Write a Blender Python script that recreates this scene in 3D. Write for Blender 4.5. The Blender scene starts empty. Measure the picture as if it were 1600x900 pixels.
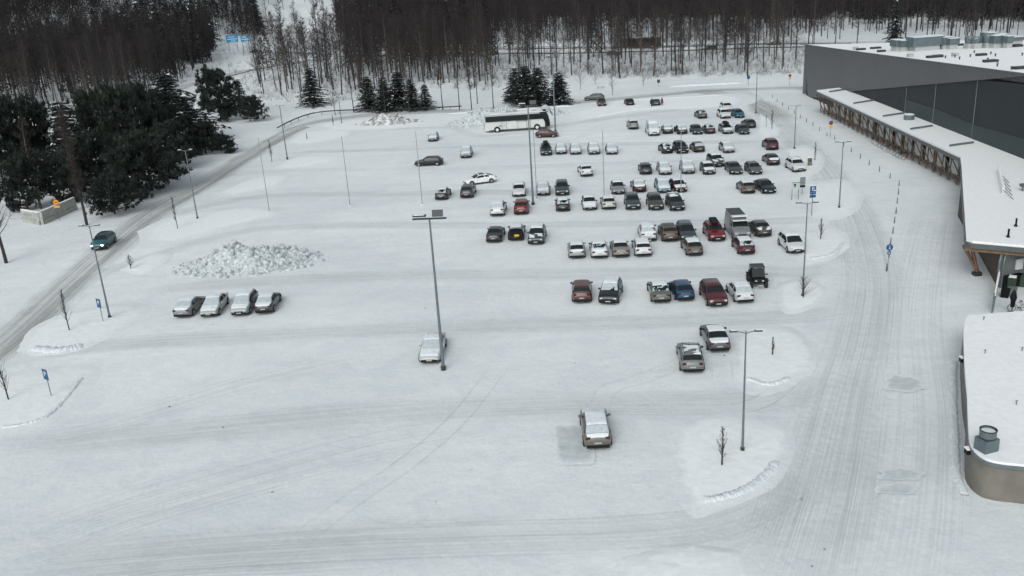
import bpy, bmesh, math, random
import numpy as np
from mathutils import Vector, Matrix, noise
random.seed(7); rs = np.random.RandomState(11)
S = bpy.context.scene; COL = S.collection; R = math.radians

# ---------------------------------------------------------------- camera
FPX, DH = 1402.0, 497.0
_n = np.array([0.0632, 0.998]); _n /= np.linalg.norm(_n); _e = np.array([_n[1], -_n[0]])
PITCH = math.atan2(DH, FPX); CH = 30.0
FWD = np.array([0, math.cos(PITCH), -math.sin(PITCH)]); DWN = np.array([0, -math.sin(PITCH), -math.cos(PITCH)]); RGT = np.array([1., 0, 0])
def ray(px, py):
    v = np.array([px-800, py-450.]); return FWD*FPX + RGT*(v@_e) + DWN*(v@_n)
def G(px, py, z=0.):                       # where a sight line meets height z
    r = ray(px, py); p = np.array([0, 0, CH]) + r*((z-CH)/r[2]); return Vector(p)
def P(p):
    d = np.array(p)-np.array([0, 0, CH]); k = FPX/(d@FWD); return _e*(d@RGT)*k + _n*(d@DWN)*k + np.array([800., 450.])
def hgt(base, top):                        # height of an upright standing at base whose top shows at row top
    g = G(*base); lo, hi = 0., 60.
    for _ in range(40):
        m = (lo+hi)/2
        if P((g.x, g.y, m))[1] > top: lo = m
        else: hi = m
    return lo
cam = bpy.data.objects.new("camera", bpy.data.cameras.new("camera")); COL.objects.link(cam)
cx = _e[0]*RGT + _n[0]*DWN; cy = -(_e[1]*RGT + _n[1]*DWN); cz = -FWD
M = Matrix(((cx[0], cy[0], cz[0], 0), (cx[1], cy[1], cz[1], 0), (cx[2], cy[2], cz[2], CH), (0, 0, 0, 1)))
cam.matrix_world = M; cam.data.sensor_width = 36; cam.data.lens = 36*FPX/1600; cam.data.clip_end = 6000; cam.data.clip_start = .5
S.camera = cam
# ---------------------------------------------------------------- light
w = bpy.data.worlds.new("World"); S.world = w; w.use_nodes = True
nt = w.node_tree; nt.nodes.clear()
sky = nt.nodes.new('ShaderNodeTexSky'); sky.sky_type = 'NISHITA'; sky.sun_disc = False
SUN_EL, SUN_ROT = R(38), R(200)
sky.sun_elevation = SUN_EL; sky.sun_rotation = SUN_ROT; sky.air_density = 1.0; sky.dust_density = 3.0
hs = nt.nodes.new('ShaderNodeHueSaturation'); hs.inputs['Saturation'].default_value = .30
bg = nt.nodes.new('ShaderNodeBackground'); bg.inputs[1].default_value = .11
wo = nt.nodes.new('ShaderNodeOutputWorld')
nt.links.new(sky.outputs[0], hs.inputs['Color']); mxw = nt.nodes.new('ShaderNodeMix'); mxw.data_type = 'RGBA'; mxw.blend_type = 'MULTIPLY'; mxw.inputs['Factor'].default_value = 1; mxw.inputs['B'].default_value = (.955, 1.0, .985, 1)
nt.links.new(hs.outputs[0], mxw.inputs['A']); nt.links.new(mxw.outputs['Result'], bg.inputs[0]); nt.links.new(bg.outputs[0], wo.inputs[0])
sl = bpy.data.lights.new("sun", 'SUN'); sl.energy = .55; sl.angle = R(35); sl.color = (1, .985, .96)
so = bpy.data.objects.new("sun", sl); COL.objects.link(so)
so.rotation_euler = (math.pi/2-SUN_EL, 0, math.pi-SUN_ROT)
S.view_settings.view_transform = 'Standard'; S.view_settings.look = 'None'; S.view_settings.exposure = 0.47; S.view_settings.gamma = 1
S.view_settings.use_curve_mapping = False
S.cycles.max_bounces = 5; S.cycles.diffuse_bounces = 3; S.cycles.transparent_max_bounces = 24; S.cycles.glossy_bounces = 2
S.cycles.use_denoising = True

# ---------------------------------------------------------------- materials
def mat(name, col, rough=.6, metal=0., var=0., scale=3., bump=0., coat=0., col2=None, emit=0., spec=.5):
    m = bpy.data.materials.new(name); m.use_nodes = True; t = m.node_tree; b = t.nodes['Principled BSDF']
    b.inputs['Base Color'].default_value = (*col, 1); b.inputs['Roughness'].default_value = rough; b.inputs['Metallic'].default_value = metal
    b.inputs['Coat Weight'].default_value = coat; b.inputs['Specular IOR Level'].default_value = spec
    if emit: b.inputs['Emission Color'].default_value = (*col, 1); b.inputs['Emission Strength'].default_value = emit
    if var or bump or col2:
        tc = t.nodes.new('ShaderNodeTexCoord'); nz = t.nodes.new('ShaderNodeTexNoise'); nz.inputs['Scale'].default_value = scale; nz.inputs['Detail'].default_value = 6
        t.links.new(tc.outputs['Object'], nz.inputs['Vector'])
        if var or col2:
            r = t.nodes.new('ShaderNodeValToRGB'); c2 = col2 or tuple(c*(1+var) for c in col)
            r.color_ramp.elements[0].position = .35; r.color_ramp.elements[1].position = .65
            r.color_ramp.elements[0].color = (*[c*(1-var) for c in col], 1); r.color_ramp.elements[1].color = (*c2, 1)
            t.links.new(nz.outputs['Fac'], r.inputs[0]); t.links.new(r.outputs[0], b.inputs['Base Color'])
        if bump:
            bp = t.nodes.new('ShaderNodeBump'); bp.inputs['Strength'].default_value = bump; bp.inputs['Distance'].default_value = .1
            t.links.new(nz.outputs['Fac'], bp.inputs['Height']); t.links.new(bp.outputs[0], b.inputs['Normal'])
    return m
def ribbed(name, col, pitch, axis='Y', rough=.45, metal=.0, amt=.35):
    m = mat(name, col, rough, metal); t = m.node_tree; b = t.nodes['Principled BSDF']
    tc = t.nodes.new('ShaderNodeTexCoord'); wv = t.nodes.new('ShaderNodeTexWave'); wv.bands_direction = axis
    wv.inputs['Scale'].default_value = 1/pitch/3.14*.5*3.14; wv.inputs['Distortion'].default_value = 0
    t.links.new(tc.outputs['Object'], wv.inputs[0])
    nz = t.nodes.new('ShaderNodeTexNoise'); nz.inputs['Scale'].default_value = .25; t.links.new(tc.outputs['Object'], nz.inputs[0])
    mx = t.nodes.new('ShaderNodeMix'); mx.data_type = 'RGBA'; mx.inputs['A'].default_value = (*[c*(1-amt) for c in col], 1); mx.inputs['B'].default_value = (*[c*(1+amt*.5) for c in col], 1)
    ad = t.nodes.new('ShaderNodeMath'); ad.operation = 'MULTIPLY_ADD'; ad.inputs[1].default_value = .6
    t.links.new(wv.outputs['Fac'], ad.inputs[0])
    n2 = t.nodes.new('ShaderNodeMath'); n2.operation = 'MULTIPLY'; n2.inputs[1].default_value = .4; t.links.new(nz.outputs['Fac'], n2.inputs[0]); t.links.new(n2.outputs[0], ad.inputs[2])
    t.links.new(ad.outputs[0], mx.inputs['Factor']); t.links.new(mx.outputs['Result'], b.inputs['Base Color'])
    bp = t.nodes.new('ShaderNodeBump'); bp.inputs['Strength'].default_value = .5; bp.inputs['Distance'].default_value = .05
    t.links.new(wv.outputs['Fac'], bp.inputs['Height']); t.links.new(bp.outputs[0], b.inputs['Normal'])
    return m
def snow_ground(nm='packed_snow', over=None):
    m = mat(nm, (.78, .80, .81), .85); t = m.node_tree; b = t.nodes['Principled BSDF']; tc = t.nodes.new('ShaderNodeTexCoord')
    def nz(scale, det, stretch=(1, 1, 1), dist=0.):
        mp = t.nodes.new('ShaderNodeMapping'); mp.inputs['Scale'].default_value = stretch; t.links.new(tc.outputs['Object'], mp.inputs[0])
        n = t.nodes.new('ShaderNodeTexNoise'); n.inputs['Scale'].default_value = scale; n.inputs['Detail'].default_value = det; n.inputs['Distortion'].default_value = dist
        t.links.new(mp.outputs[0], n.inputs['Vector']); return n.outputs['Fac']
    def ramp(fac, a, c, p0, p1):
        r = t.nodes.new('ShaderNodeValToRGB'); r.color_ramp.elements[0].position = p0; r.color_ramp.elements[1].position = p1
        r.color_ramp.elements[0].color = (*a, 1); r.color_ramp.elements[1].color = (*c, 1); t.links.new(fac, r.inputs[0]); return r.outputs[0]
    def mul(a, c):
        x = t.nodes.new('ShaderNodeMix'); x.data_type = 'RGBA'; x.blend_type = 'MULTIPLY'; x.inputs['Factor'].default_value = 1
        t.links.new(a, x.inputs['A']); t.links.new(c, x.inputs['B']); return x.outputs['Result']
    c = ramp(nz(.035, 5), (.70, .73, .745), (.80, .82, .83), .35, .65)
    c = mul(c, ramp(nz(.35, 7, dist=1.2), (.93, .94, .955), (1, 1, 1), .35, .6))
    c = mul(c, ramp(nz(.12, 8, (.25, 1.6, 1), 1.5), (.94, .945, .95), (1, 1, 1), .35, .6))
    c = mul(c, ramp(nz(4., 6), (.92, .93, .935), (1.03, 1.03, 1.03), .3, .7))
    c = mul(c, ramp(nz(1.1, 9), (.78, .80, .82), (1, 1, 1), .22, .31))
    if over:                                # another snow laid over it where the mesh says so
        a_ = t.nodes.new('ShaderNodeAttribute'); a_.attribute_name = 'fade'; s_ = t.nodes.new('ShaderNodeMath'); s_.operation = 'ADD'; t.links.new(a_.outputs['Fac'], s_.inputs[0]); t.links.new(nz(1.2, 6), s_.inputs[1])
        r_ = t.nodes.new('ShaderNodeMapRange'); r_.interpolation_type = 'SMOOTHSTEP'; r_.inputs[1].default_value = .55; r_.inputs[2].default_value = 1.25; t.links.new(s_.outputs[0], r_.inputs[0])
        x = t.nodes.new('ShaderNodeMix'); x.data_type = 'RGBA'; t.links.new(r_.outputs[0], x.inputs['Factor']); t.links.new(c, x.inputs['A']); t.links.new(ramp(nz(2., 6), *over, .35, .65), x.inputs['B']); c = x.outputs['Result']
    t.links.new(c, b.inputs['Base Color'])
    bp = t.nodes.new('ShaderNodeBump'); bp.inputs['Strength'].default_value = .5; bp.inputs['Distance'].default_value = .12
    t.links.new(nz(1.3, 8), bp.inputs['Height']); t.links.new(bp.outputs[0], b.inputs['Normal'])
    return m
def track_mat(name, col, strength, fu, fv, lo=.42, hi=.62, base=.25):
    """worn snow: u runs 0..1 across the lane, v in metres along it; streaks follow v"""
    m = mat(name, col, .8); t = m.node_tree; b = t.nodes['Principled BSDF']
    uv = t.nodes.new('ShaderNodeTexCoord'); sp = t.nodes.new('ShaderNodeSeparateXYZ'); t.links.new(uv.outputs['UV'], sp.inputs[0])
    def nz(su, sv, det, rough=.6):
        cb = t.nodes.new('ShaderNodeCombineXYZ')
        for k, (o, s) in enumerate(((0, su), (1, sv))):
            mm = t.nodes.new('ShaderNodeMath'); mm.operation = 'MULTIPLY'; mm.inputs[1].default_value = s; t.links.new(sp.outputs[o], mm.inputs[0]); t.links.new(mm.outputs[0], cb.inputs[k])
        n = t.nodes.new('ShaderNodeTexNoise'); n.inputs['Scale'].default_value = 1; n.inputs['Detail'].default_value = det; n.inputs['Roughness'].default_value = rough; n.inputs['Distortion'].default_value = .4
        t.links.new(cb.outputs[0], n.inputs['Vector']); return n.outputs['Fac']
    def mr(v, a, c, d=0., e=1.):
        x = t.nodes.new('ShaderNodeMapRange'); x.interpolation_type = 'SMOOTHSTEP'; x.inputs[1].default_value = a; x.inputs[2].default_value = c; x.inputs[3].default_value = d; x.inputs[4].default_value = e
        t.links.new(v, x.inputs[0]); return x.outputs[0]
    def op(o, a, c):
        x = t.nodes.new('ShaderNodeMath'); x.operation = o
        for i, q in enumerate((a, c)):
            if isinstance(q, (int, float)): x.inputs[i].default_value = q
            else: t.links.new(q, x.inputs[i])
        return x.outputs[0]
    # distance from lane edge, 0 at the edge .5 in the middle
    edge = op('SUBTRACT', .5, op('ABSOLUTE', op('SUBTRACT', sp.outputs[0], .5), 0))
    wob = op('MULTIPLY', op('SUBTRACT', nz(3, .12, 4), .5), .35)
    em = mr(op('ADD', edge, wob), .06, .34)
    st = mr(nz(fu, fv, 5), lo, hi, base, 1.)
    big = mr(nz(1.5, .05, 3), .3, .7, .55, 1.)
    at = t.nodes.new('ShaderNodeAttribute'); at.attribute_name = 'fade'
    a = op('MULTIPLY', op('MULTIPLY', op('MULTIPLY', em, st), at.outputs['Fac']), op('MULTIPLY', big, strength))
    t.links.new(a, b.inputs['Alpha'])
    return m
def paint(col, rough=.35): return mat('car_paint', col, rough, 0, coat=.3, var=.06, scale=5)
MT = dict(
 snow=snow_ground(),
 fresh=mat('fresh_snow', (.82, .84, .85), .9, var=.03, scale=2.5, bump=.3, col2=(.86, .87, .88)),
 ice=mat('ploughed_snow', (.42, .46, .485), .8, var=.16, scale=3., bump=.5, col2=(.62, .65, .67)), island=mat('island_snow', (.76, .78, .79), .9, var=.03, scale=1.5, bump=.3, col2=(.80, .82, .83)),
 slush=mat('slush', (.55, .585, .60), .7, var=.1, scale=2.5, col2=(.62, .65, .66), bump=.2), frostg=mat('frosted_glass', (.40, .45, .48), .7, var=.12, scale=5.),
 dirty=mat('dirty_snow', (.25, .25, .25), .9, var=.4, scale=1.2, bump=.6, col2=(.7, .71, .72)),
 carsnow=mat('snow_on_car', (.66, .70, .73), .9, var=.06, scale=4., bump=.2),
 glass=mat('dark_glass', (.016, .02, .022), .12, spec=.25), trim=mat('black_plastic', (.012, .013, .014), .7, spec=.2), tyre=mat('rubber', (.02, .02, .021), .85),
 rim=mat('alloy', (.35, .36, .37), .4, .6), white_rim=mat('white_rim', (.8, .8, .8), .5), lamp=mat('clear_lamp', (.55, .58, .6), .2), lit=mat('lit_headlamp', (1, .98, .9), .3, emit=4),
 tail=mat('tail_lamp', (.075, .007, .007), .3), plate=mat('number_plate', (.38, .39, .39), .6),
 galv=mat('galvanised_steel', (.15, .18, .19), .5, .35, var=.12, scale=2), paleg=mat('pale_pole', (.62, .64, .65), .5),
 darkm=mat('dark_metal', (.04, .045, .048), .5, .3), black=mat('black_paint', (.008, .008, .009), .55, spec=.2),
 timber=mat('weathered_timber', (.13, .09, .062), .8, var=.3, scale=2.), timberw=mat('glulam_timber', (.20, .125, .075), .65, var=.25, scale=3.),
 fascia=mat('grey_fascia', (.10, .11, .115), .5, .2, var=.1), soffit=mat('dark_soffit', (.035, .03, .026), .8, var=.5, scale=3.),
 facade=ribbed('ribbed_grey_cladding', (.098, .104, .109), .9), facade_dark=ribbed('ribbed_dark_cladding', (.013, .019, .023), .7, rough=.6, amt=.5),
 clad=ribbed('corrugated_wall', (.16, .175, .18), .25, 'X'),
 beige=mat('beige_render', (.17, .158, .138), .85, var=.12, scale=1.2, bump=.2), concrete=mat('concrete_wall', (.35, .355, .33), .85, var=.14, scale=1.5, bump=.2),
 bark=mat('birch_bark', (.035, .031, .029), .9, var=.35, scale=3.), barkl=mat('pale_bark', (.10, .088, .075), .9, var=.4, scale=2.),
 twig=mat('twigs', (.022, .0175, .0185), .9), twigl=mat('brown_twigs', (.042, .033, .029), .9), palepanel=mat('pale_panel', (.5, .52, .52), .5), frost=mat('frosted_twigs', (.17, .17, .17), .9),
 needle=mat('spruce_needles', (.012, .019, .016), .8, var=.45, scale=.8), needle2=mat('pine_needles', (.015, .024, .018), .85, var=.5, scale=1.),
 coachw=mat('coach_white', (.56, .585, .58), .35, var=.04, scale=1.), blue=mat('sign_blue', (.01, .075, .19), .4), thinp=mat('thin_pole_grey', (.26, .28, .29), .5), hblue=mat('highway_sign_blue', (.02, .26, .50), .5), white=mat('sign_white', (.75, .76, .77), .5), yellow=mat('sign_yellow', (.65, .38, .02), .5),
 red=mat('sign_red', (.35, .02, .02), .5), orange=mat('sign_orange', (.6, .13, .02), .5), sgrey=mat('sign_grey', (.16, .20, .20), .5),
 unit=mat('vent_steel', (.12, .155, .17), .45, .3, var=.12, scale=2), asphalt=mat('wet_asphalt', (.09, .09, .09), .7, var=.3, scale=2),
 green=mat('bin_green', (.03, .055, .04), .5), coat_red=mat('red_coat', (.13, .012, .03), .85), coat_dark=mat('dark_jacket', (.012, .013, .022), .85), skin=mat('skin', (.42, .26, .19), .6),
 trouser=mat('dark_trousers', (.012, .012, .015), .9), hair=mat('dark_hair', (.03, .02, .015), .8), fence=mat('grey_green_fence', (.13, .17, .17), .6),
)
MT['road'] = track_mat('worn_road_snow', (.42, .42, .405), .66, 26, .02, .38, .60, .45)
MT['road_main'] = track_mat('rutted_snow', (.50, .515, .515), .40, 58, .016, .42, .64, .3)
MT['lane'] = track_mat('driven_snow', (.57, .585, .585), .36, 38, .018, .38, .66, .4)
MT['faint'] = track_mat('faintly_driven_snow', (.58, .60, .61), .2, 36, .02, .45, .62, .1)
MT['rut'] = track_mat('tyre_rut', (.50, .52, .53), .2, 2, .15, .3, .6, .5)
MT['patch'] = track_mat('slush', (.42, .46, .48), .6, 4, .8, .35, .6, .45)

MT['island'] = snow_ground('island_snow', ((.76, .785, .795), (.81, .83, .84))); MT['slush'] = snow_ground('slush', ((.47, .51, .535), (.57, .605, .62)))
def fade(me, vals):
    fa = me.attributes.new('fade', 'FLOAT', 'POINT')
    for i, v in enumerate(vals): fa.data[i].value = v
# ---------------------------------------------------------------- mesh helpers
class MB:
    def __init__(s): s.v = []; s.f = []; s.m = []; s.uv = None
    def add(s, vs, fs, mi=0):
        o = len(s.v); s.v += [tuple(v) for v in vs]; s.f += [tuple(i+o for i in f) for f in fs]; s.m += [mi]*len(fs); return s
    def box(s, c, d, rz=0., mi=0, taper=1.):
        x, y, z = [q/2 for q in d]; ca, sa = math.cos(rz), math.sin(rz); vs = []
        for sz in (-1, 1):
            k = taper if sz > 0 else 1.
            for sx, sy in ((-1, -1), (1, -1), (1, 1), (-1, 1)):
                a, b = sx*x*k, sy*y*k; vs.append((c[0]+a*ca-b*sa, c[1]+a*sa+b*ca, c[2]+sz*z))
        return s.add(vs, [(0, 3, 2, 1), (4, 5, 6, 7), (0, 1, 5, 4), (1, 2, 6, 5), (2, 3, 7, 6), (3, 0, 4, 7)], mi)
    def tube(s, pts, rr, n=8, mi=0, cap=True):
        pts = [Vector(p) for p in pts]; rr = rr if hasattr(rr, '__len__') else [rr]*len(pts); vs = []; fs = []
        for i, p in enumerate(pts):
            d = (pts[min(i+1, len(pts)-1)]-pts[max(i-1, 0)]).normalized()
            a = d.orthogonal().normalized() if abs(d.z) < .95 else Vector((1, 0, 0)); a = (a-d*a.dot(d)).normalized(); b = d.cross(a)
            for k in range(n):
                t = 2*math.pi*k/n; vs.append(p+(a*math.cos(t)+b*math.sin(t))*rr[i])
        for i in range(len(pts)-1):
            for k in range(n): fs.append((i*n+k, i*n+(k+1) % n, (i+1)*n+(k+1) % n, (i+1)*n+k))
        if cap: fs += [tuple(range(n))[::-1], tuple(range((len(pts)-1)*n, len(pts)*n))]
        return s.add(vs, fs, mi)
    def prism(s, poly, z0, z1, mi=0, side=None):
        n = len(poly); zt = z1 if hasattr(z1, '__len__') else [z1]*n; zb = z0 if hasattr(z0, '__len__') else [z0]*n
        a = sum(poly[i][0]*poly[(i+1) % n][1]-poly[(i+1) % n][0]*poly[i][1] for i in range(n))
        if a < 0: poly = poly[::-1]; zt = list(zt)[::-1]; zb = list(zb)[::-1]
        vs = [(p[0], p[1], zb[i]) for i, p in enumerate(poly)]+[(p[0], p[1], zt[i]) for i, p in enumerate(poly)]
        s.add(vs, [tuple(range(n))[::-1], tuple(range(n, 2*n))]+[(i, (i+1) % n, n+(i+1) % n, n+i) for i in range(n)], mi); return s
    def disc(s, c, r, nrm, th=.02, n=20, mi=0):
        nv = Vector(nrm).normalized(); c = Vector(c); return s.tube([c-nv*th/2, c+nv*th/2], r, n, mi)
    def mesh(s, name, mats, smooth=False):
        me = bpy.data.meshes.new(name); me.from_pydata(s.v, [], s.f)
        for m in mats: me.materials.append(m)
        if len(mats) > 1: me.polygons.foreach_set('material_index', s.m)
        if smooth: me.polygons.foreach_set('use_smooth', [True]*len(s.f))
        me.update(); return me
    def build(s, name, mats, parent=None, smooth=False):
        mats = mats if isinstance(mats, (list, tuple)) else [mats]
        return put(name, s.mesh(name, mats, smooth), parent)
def put(name, me, parent=None, loc=None, rz=0., m=None):
    o = bpy.data.objects.new(name, me); COL.objects.link(o)
    if parent: o.parent = parent
    if loc is not None: o.location = loc
    if rz: o.rotation_euler = (0, 0, rz)
    if m: o.material_slots[0].link = 'OBJECT'; o.material_slots[0].material = m
    return o
def thing(name, label, cat, loc=(0, 0, 0), rz=0., group=None):
    o = bpy.data.objects.new(name, None); COL.objects.link(o); o.location = loc; o.rotation_euler = (0, 0, rz); o.empty_display_size = .2
    o['label'] = label; o['category'] = cat
    if group: o['group'] = group
    return o
def tag(o, label, cat, group=None):
    o['label'] = label; o['category'] = cat
    if group: o['group'] = group
    return o
def kind(o, k, label=None):
    o['kind'] = k
    if label: o['label'] = label
    return o
def text(body, size, parent, loc, rot, m, name='lettering', ext=.004):
    c = bpy.data.curves.new(name, 'FONT'); c.body = body; c.size = size; c.extrude = ext; c.align_x = 'CENTER'; c.align_y = 'CENTER'; c.materials.append(m)
    q = bpy.data.objects.new('tmp', c); me = bpy.data.meshes.new_from_object(q); bpy.data.objects.remove(q)
    if not me.materials: me.materials.append(m)
    o = bpy.data.objects.new(name, me); COL.objects.link(o); o.parent = parent; o.location = loc; o.rotation_euler = rot; return o
def lerp(a, b, t): return a+(b-a)*t
def pl(t, pts):
    if t <= pts[0][0]: return pts[0][1]
    for (a, b), (c, d) in zip(pts, pts[1:]):
        if t <= c: return b+(d-b)*(t-a)/(c-a)
    return pts[-1][1]
def sst(t): t = max(0., min(1., t)); return t*t*(3-2*t)
def inpoly(x, y, poly):
    r = False
    for i in range(len(poly)):
        (a, b), (c, d) = poly[i], poly[i-1]
        if (b > y) != (d > y) and x < (c-a)*(y-b)/(d-b)+a: r = not r
    return r
def catmull(pts, n=8):
    pts = [Vector(p) for p in pts]; q = [pts[0]*2-pts[1]]+pts+[pts[-1]*2-pts[-2]]; out = []
    for i in range(1, len(q)-2):
        for k in range(n):
            t = k/n; a, b, c, d = q[i-1:i+3]
            out.append(.5*((2*b)+(c-a)*t+(2*a-5*b+4*c-d)*t*t+(3*b-a-3*c+d)*t**3))
    return out+[pts[-1]]

# ---------------------------------------------------------------- terrain
def dline(x, y): return (x-42)*.832+(y-574)*.555
def gz(x, y):
    m = max(sst((-66-x)/30), sst((y-222)/40))
    z = m*(noise.noise(Vector((x*.03, y*.03, 0)))*.8+noise.noise(Vector((x*.09, y*.09, 4)))*.25)
    z += .17*max(0, y-(640-255*sst((-150-x)/90)))*sst((-50-x)/100)+.10*max(0, dline(x, y))
    return z
xs = sorted(set(list(range(-1500, -200, 60))+list(range(-200, 261, 5))+list(range(280, 1600, 60))))
ys = sorted(set([-400, -100]+list(range(-50, 40, 15))+list(range(40, 560, 5))+list(range(560, 900, 20))+list(range(900, 3000, 150))))
vs = [(x, y, gz(x, y)) for y in ys for x in xs]; nx = len(xs)
g = MB().add(vs, [(j*nx+i, j*nx+i+1, (j+1)*nx+i+1, (j+1)*nx+i) for j in range(len(ys)-1) for i in range(nx-1)])
kind(g.build('ground', MT['snow'], smooth=True), 'structure', 'snow covered ground of the parking lot and its surroundings')
_zl = [.004]
def strip(name, pts, width, m, world=False, label=None, spacing=1., seg=8):
    w3 = [Vector((p[0], p[1], 0)) if world else G(p[0], p[1]) for p in pts]
    c = catmull(w3, seg); L = 0; vs = []; fs = []; uvs = []; z = _zl[0]; _zl[0] += .0012
    wd = width if hasattr(width, '__len__') else None; NU = 6
    for i, p in enumerate(c):
        d = (c[min(i+1, len(c)-1)]-c[max(i-1, 0)]); d.z = 0; d.normalize(); nn = Vector((-d.y, d.x, 0))
        if i: L += (c[i]-c[i-1]).length
        ww = wd[0]+(wd[1]-wd[0])*i/(len(c)-1) if wd else width
        for k in range(NU+1):
            q = p-nn*ww*(k/NU-.5); vs.append((q.x, q.y, z+gz(q.x, q.y)+(.25 if gz(q.x, q.y) else 0))); uvs.append((k/NU, L))
        if i:
            for k in range(NU): a = (i-1)*(NU+1)+k; fs.append((a, a+1, a+NU+2, a+NU+1))
    mb = MB().add(vs, [f[::-1] for f in fs]); me = mb.mesh(name, [m], True); uvl = me.uv_layers.new(name='UVMap')
    for l in me.loops: uvl.data[l.index].uv = uvs[l.vertex_index]
    fa = me.attributes.new('fade', 'FLOAT', 'POINT'); el = min(8., L*.35)
    for i, (u, v) in enumerate(uvs): fa.data[i].value = sst(min(v, L-v)/el)
    return kind(put(name, me), 'structure', label)
strip('road', [(-80, 610), (0, 545), (60, 492), (150, 408), (240, 333), (330, 281), (410, 230), (470, 199), (530, 185), (620, 177), (720, 173), (800, 168), (890, 161), (1000, 151), (1100, 142), (1180, 139), (1260, 138), (1400, 150)], 7.6, MT['road'], label='packed snow road with dark wheel ruts curving round the lot')
strip('road', [(-80, 622), (0, 556), (60, 502), (150, 417), (240, 341), (330, 287), (410, 235), (470, 203), (530, 188)], 1.6, MT['road'])
strip('road', [(1228, 960), (1255, 880), (1292, 750), (1322, 620), (1348, 520), (1358, 430), (1338, 350), (1310, 296), (1262, 236), (1215, 190), (1178, 158), (1150, 140)], (9.5, 7.5), MT['road_main'], label='rutted snow lane running along the store')
strip('road', [(1290, 960), (1305, 860), (1330, 740), (1352, 600), (1372, 500), (1375, 430), (1352, 345), (1316, 290), (1268, 232)], (5, 4), MT['faint'])
LN = [([(-40, 712), (100, 693), (300, 672), (600, 646), (900, 632), (1100, 632), (1220, 618), (1290, 570)], 6, 'lane'),
 ([(-40, 895), (200, 872), (500, 850), (800, 838), (1000, 833), (1130, 815), (1220, 765), (1275, 690)], 6.5, 'lane'),
 ([(-40, 575), (60, 556), (200, 536), (420, 524), (700, 511), (1000, 503), (1180, 497), (1290, 490), (1350, 470)], 5, 'lane'),
 ([(90, 470), (170, 423), (280, 388), (380, 362), (520, 352), (760, 352), (1000, 349), (1230, 345), (1320, 335)], 4.5, 'lane'),
 ([(200, 462), (330, 444), (600, 432), (900, 428), (1150, 424), (1260, 425), (1340, 415)], 5.5, 'lane'),
 ([(200, 362), (260, 337), (340, 318), (430, 306), (600, 303), (760, 300), (900, 305)], 4.5, 'lane'),
 ([(330, 285), (380, 272), (470, 266), (600, 264), (760, 262), (900, 258), (1020, 255), (1200, 250), (1260, 250)], 4.5, 'faint'),
 ([(420, 243), (500, 237), (620, 234), (760, 228), (960, 225), (1150, 222), (1230, 222)], 4.5, 'lane'),
 ([(520, 206), (600, 202), (700, 200), (760, 212), (900, 192), (1050, 172), (1120, 165), (1180, 152)], 4.5, 'lane'),
 ([(1080, 140), (1150, 152), (1190, 166), (1225, 190)], 9, 'road'),
 ([(-60, 880), (60, 850), (200, 800), (400, 742), (600, 690), (800, 655)], 9, 'faint'),
 ([(-60, 690), (100, 680), (250, 640), (420, 590), (620, 545)], 6, 'faint'),
 ([(30, 930), (250, 880), (480, 865), (700, 850)], 7, 'faint'),
 ([(1220, 440), (1300, 400), (1330, 372), (1320, 345)], 5, 'faint'), ([(1230, 700), (1200, 820), (1150, 900)], 4, 'faint'),
 ([(1400, 960), (1430, 800), (1440, 650), (1430, 520), (1440, 420), (1460, 330)], 8, 'faint')]
for p, wd, k in LN: strip('driving_lane', p, wd, MT[k])
def ruts(pts, gap=1.5, wd=.3):
    c = [G(*p) for p in pts]; out = []
    for s_ in (-1, 1):
        q = []
        for i, p in enumerate(c):
            d = (c[min(i+1, len(c)-1)]-c[max(i-1, 0)]).normalized(); q.append((p.x-d.y*gap/2*s_, p.y+d.x*gap/2*s_))
        strip('tyre_track', q, wd, MT['rut'], world=True)
ruts([(400, 905), (480, 835), (560, 775), (640, 720), (720, 650), (790, 560)])
ruts([(700, 560), (790, 700), (880, 790), (1040, 830)]) if False else None
ruts([(520, 800), (600, 830), (800, 826), (1000, 818), (1180, 800)])
ruts([(900, 640), (1060, 640), (1180, 632), (1260, 570)])
ruts([(0, 905), (200, 884), (600, 862), (1000, 850)])
ruts([(1000, 190), (950, 196), (925, 206), (880, 220), (850, 232)]); ruts([(1010, 235), (1030, 248), (985, 262), (940, 275)])
ruts([(935, 650), (950, 610), (1010, 590), (1082, 560)], wd=.25); ruts([(1128, 600), (1128, 580), (1126, 560)], wd=.25)
for (px, py, w_, l_) in [(1410, 600, 2.0, 2.2), (1408, 742, 2.0, 1.1), (1402, 765, 1.8, .8), (896, 693, 1.9, 4.2)]:
    a = G(px, py); q_ = []
    for k in range(28):
        th = k*6.283/28; r_ = 1+(.12 if l_ > 4 else .6)*noise.noise(Vector((math.cos(th)*1.7, math.sin(th)*1.7, px))); sq = 1/max(abs(math.cos(th)), abs(math.sin(th)))**(.9 if l_ > 4 else .2)
        for s_ in (1.4, .75): q_.append((a.x+math.cos(th)*w_/2*r_*sq*s_, a.y+math.sin(th)*l_/2*r_*sq*s_, .058))
    q_.append((a.x, a.y, .058)); o = kind(MB().add(q_, [(2*k, (2*k+2) % 56, (2*k+3) % 56, 2*k+1) for k in range(28)]+[(2*k+1, (2*k+3) % 56, 56) for k in range(28)]).build('slush_patch', MT['slush']), 'structure'); fade(o.data, [0., .95]*28+[1.])

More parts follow.
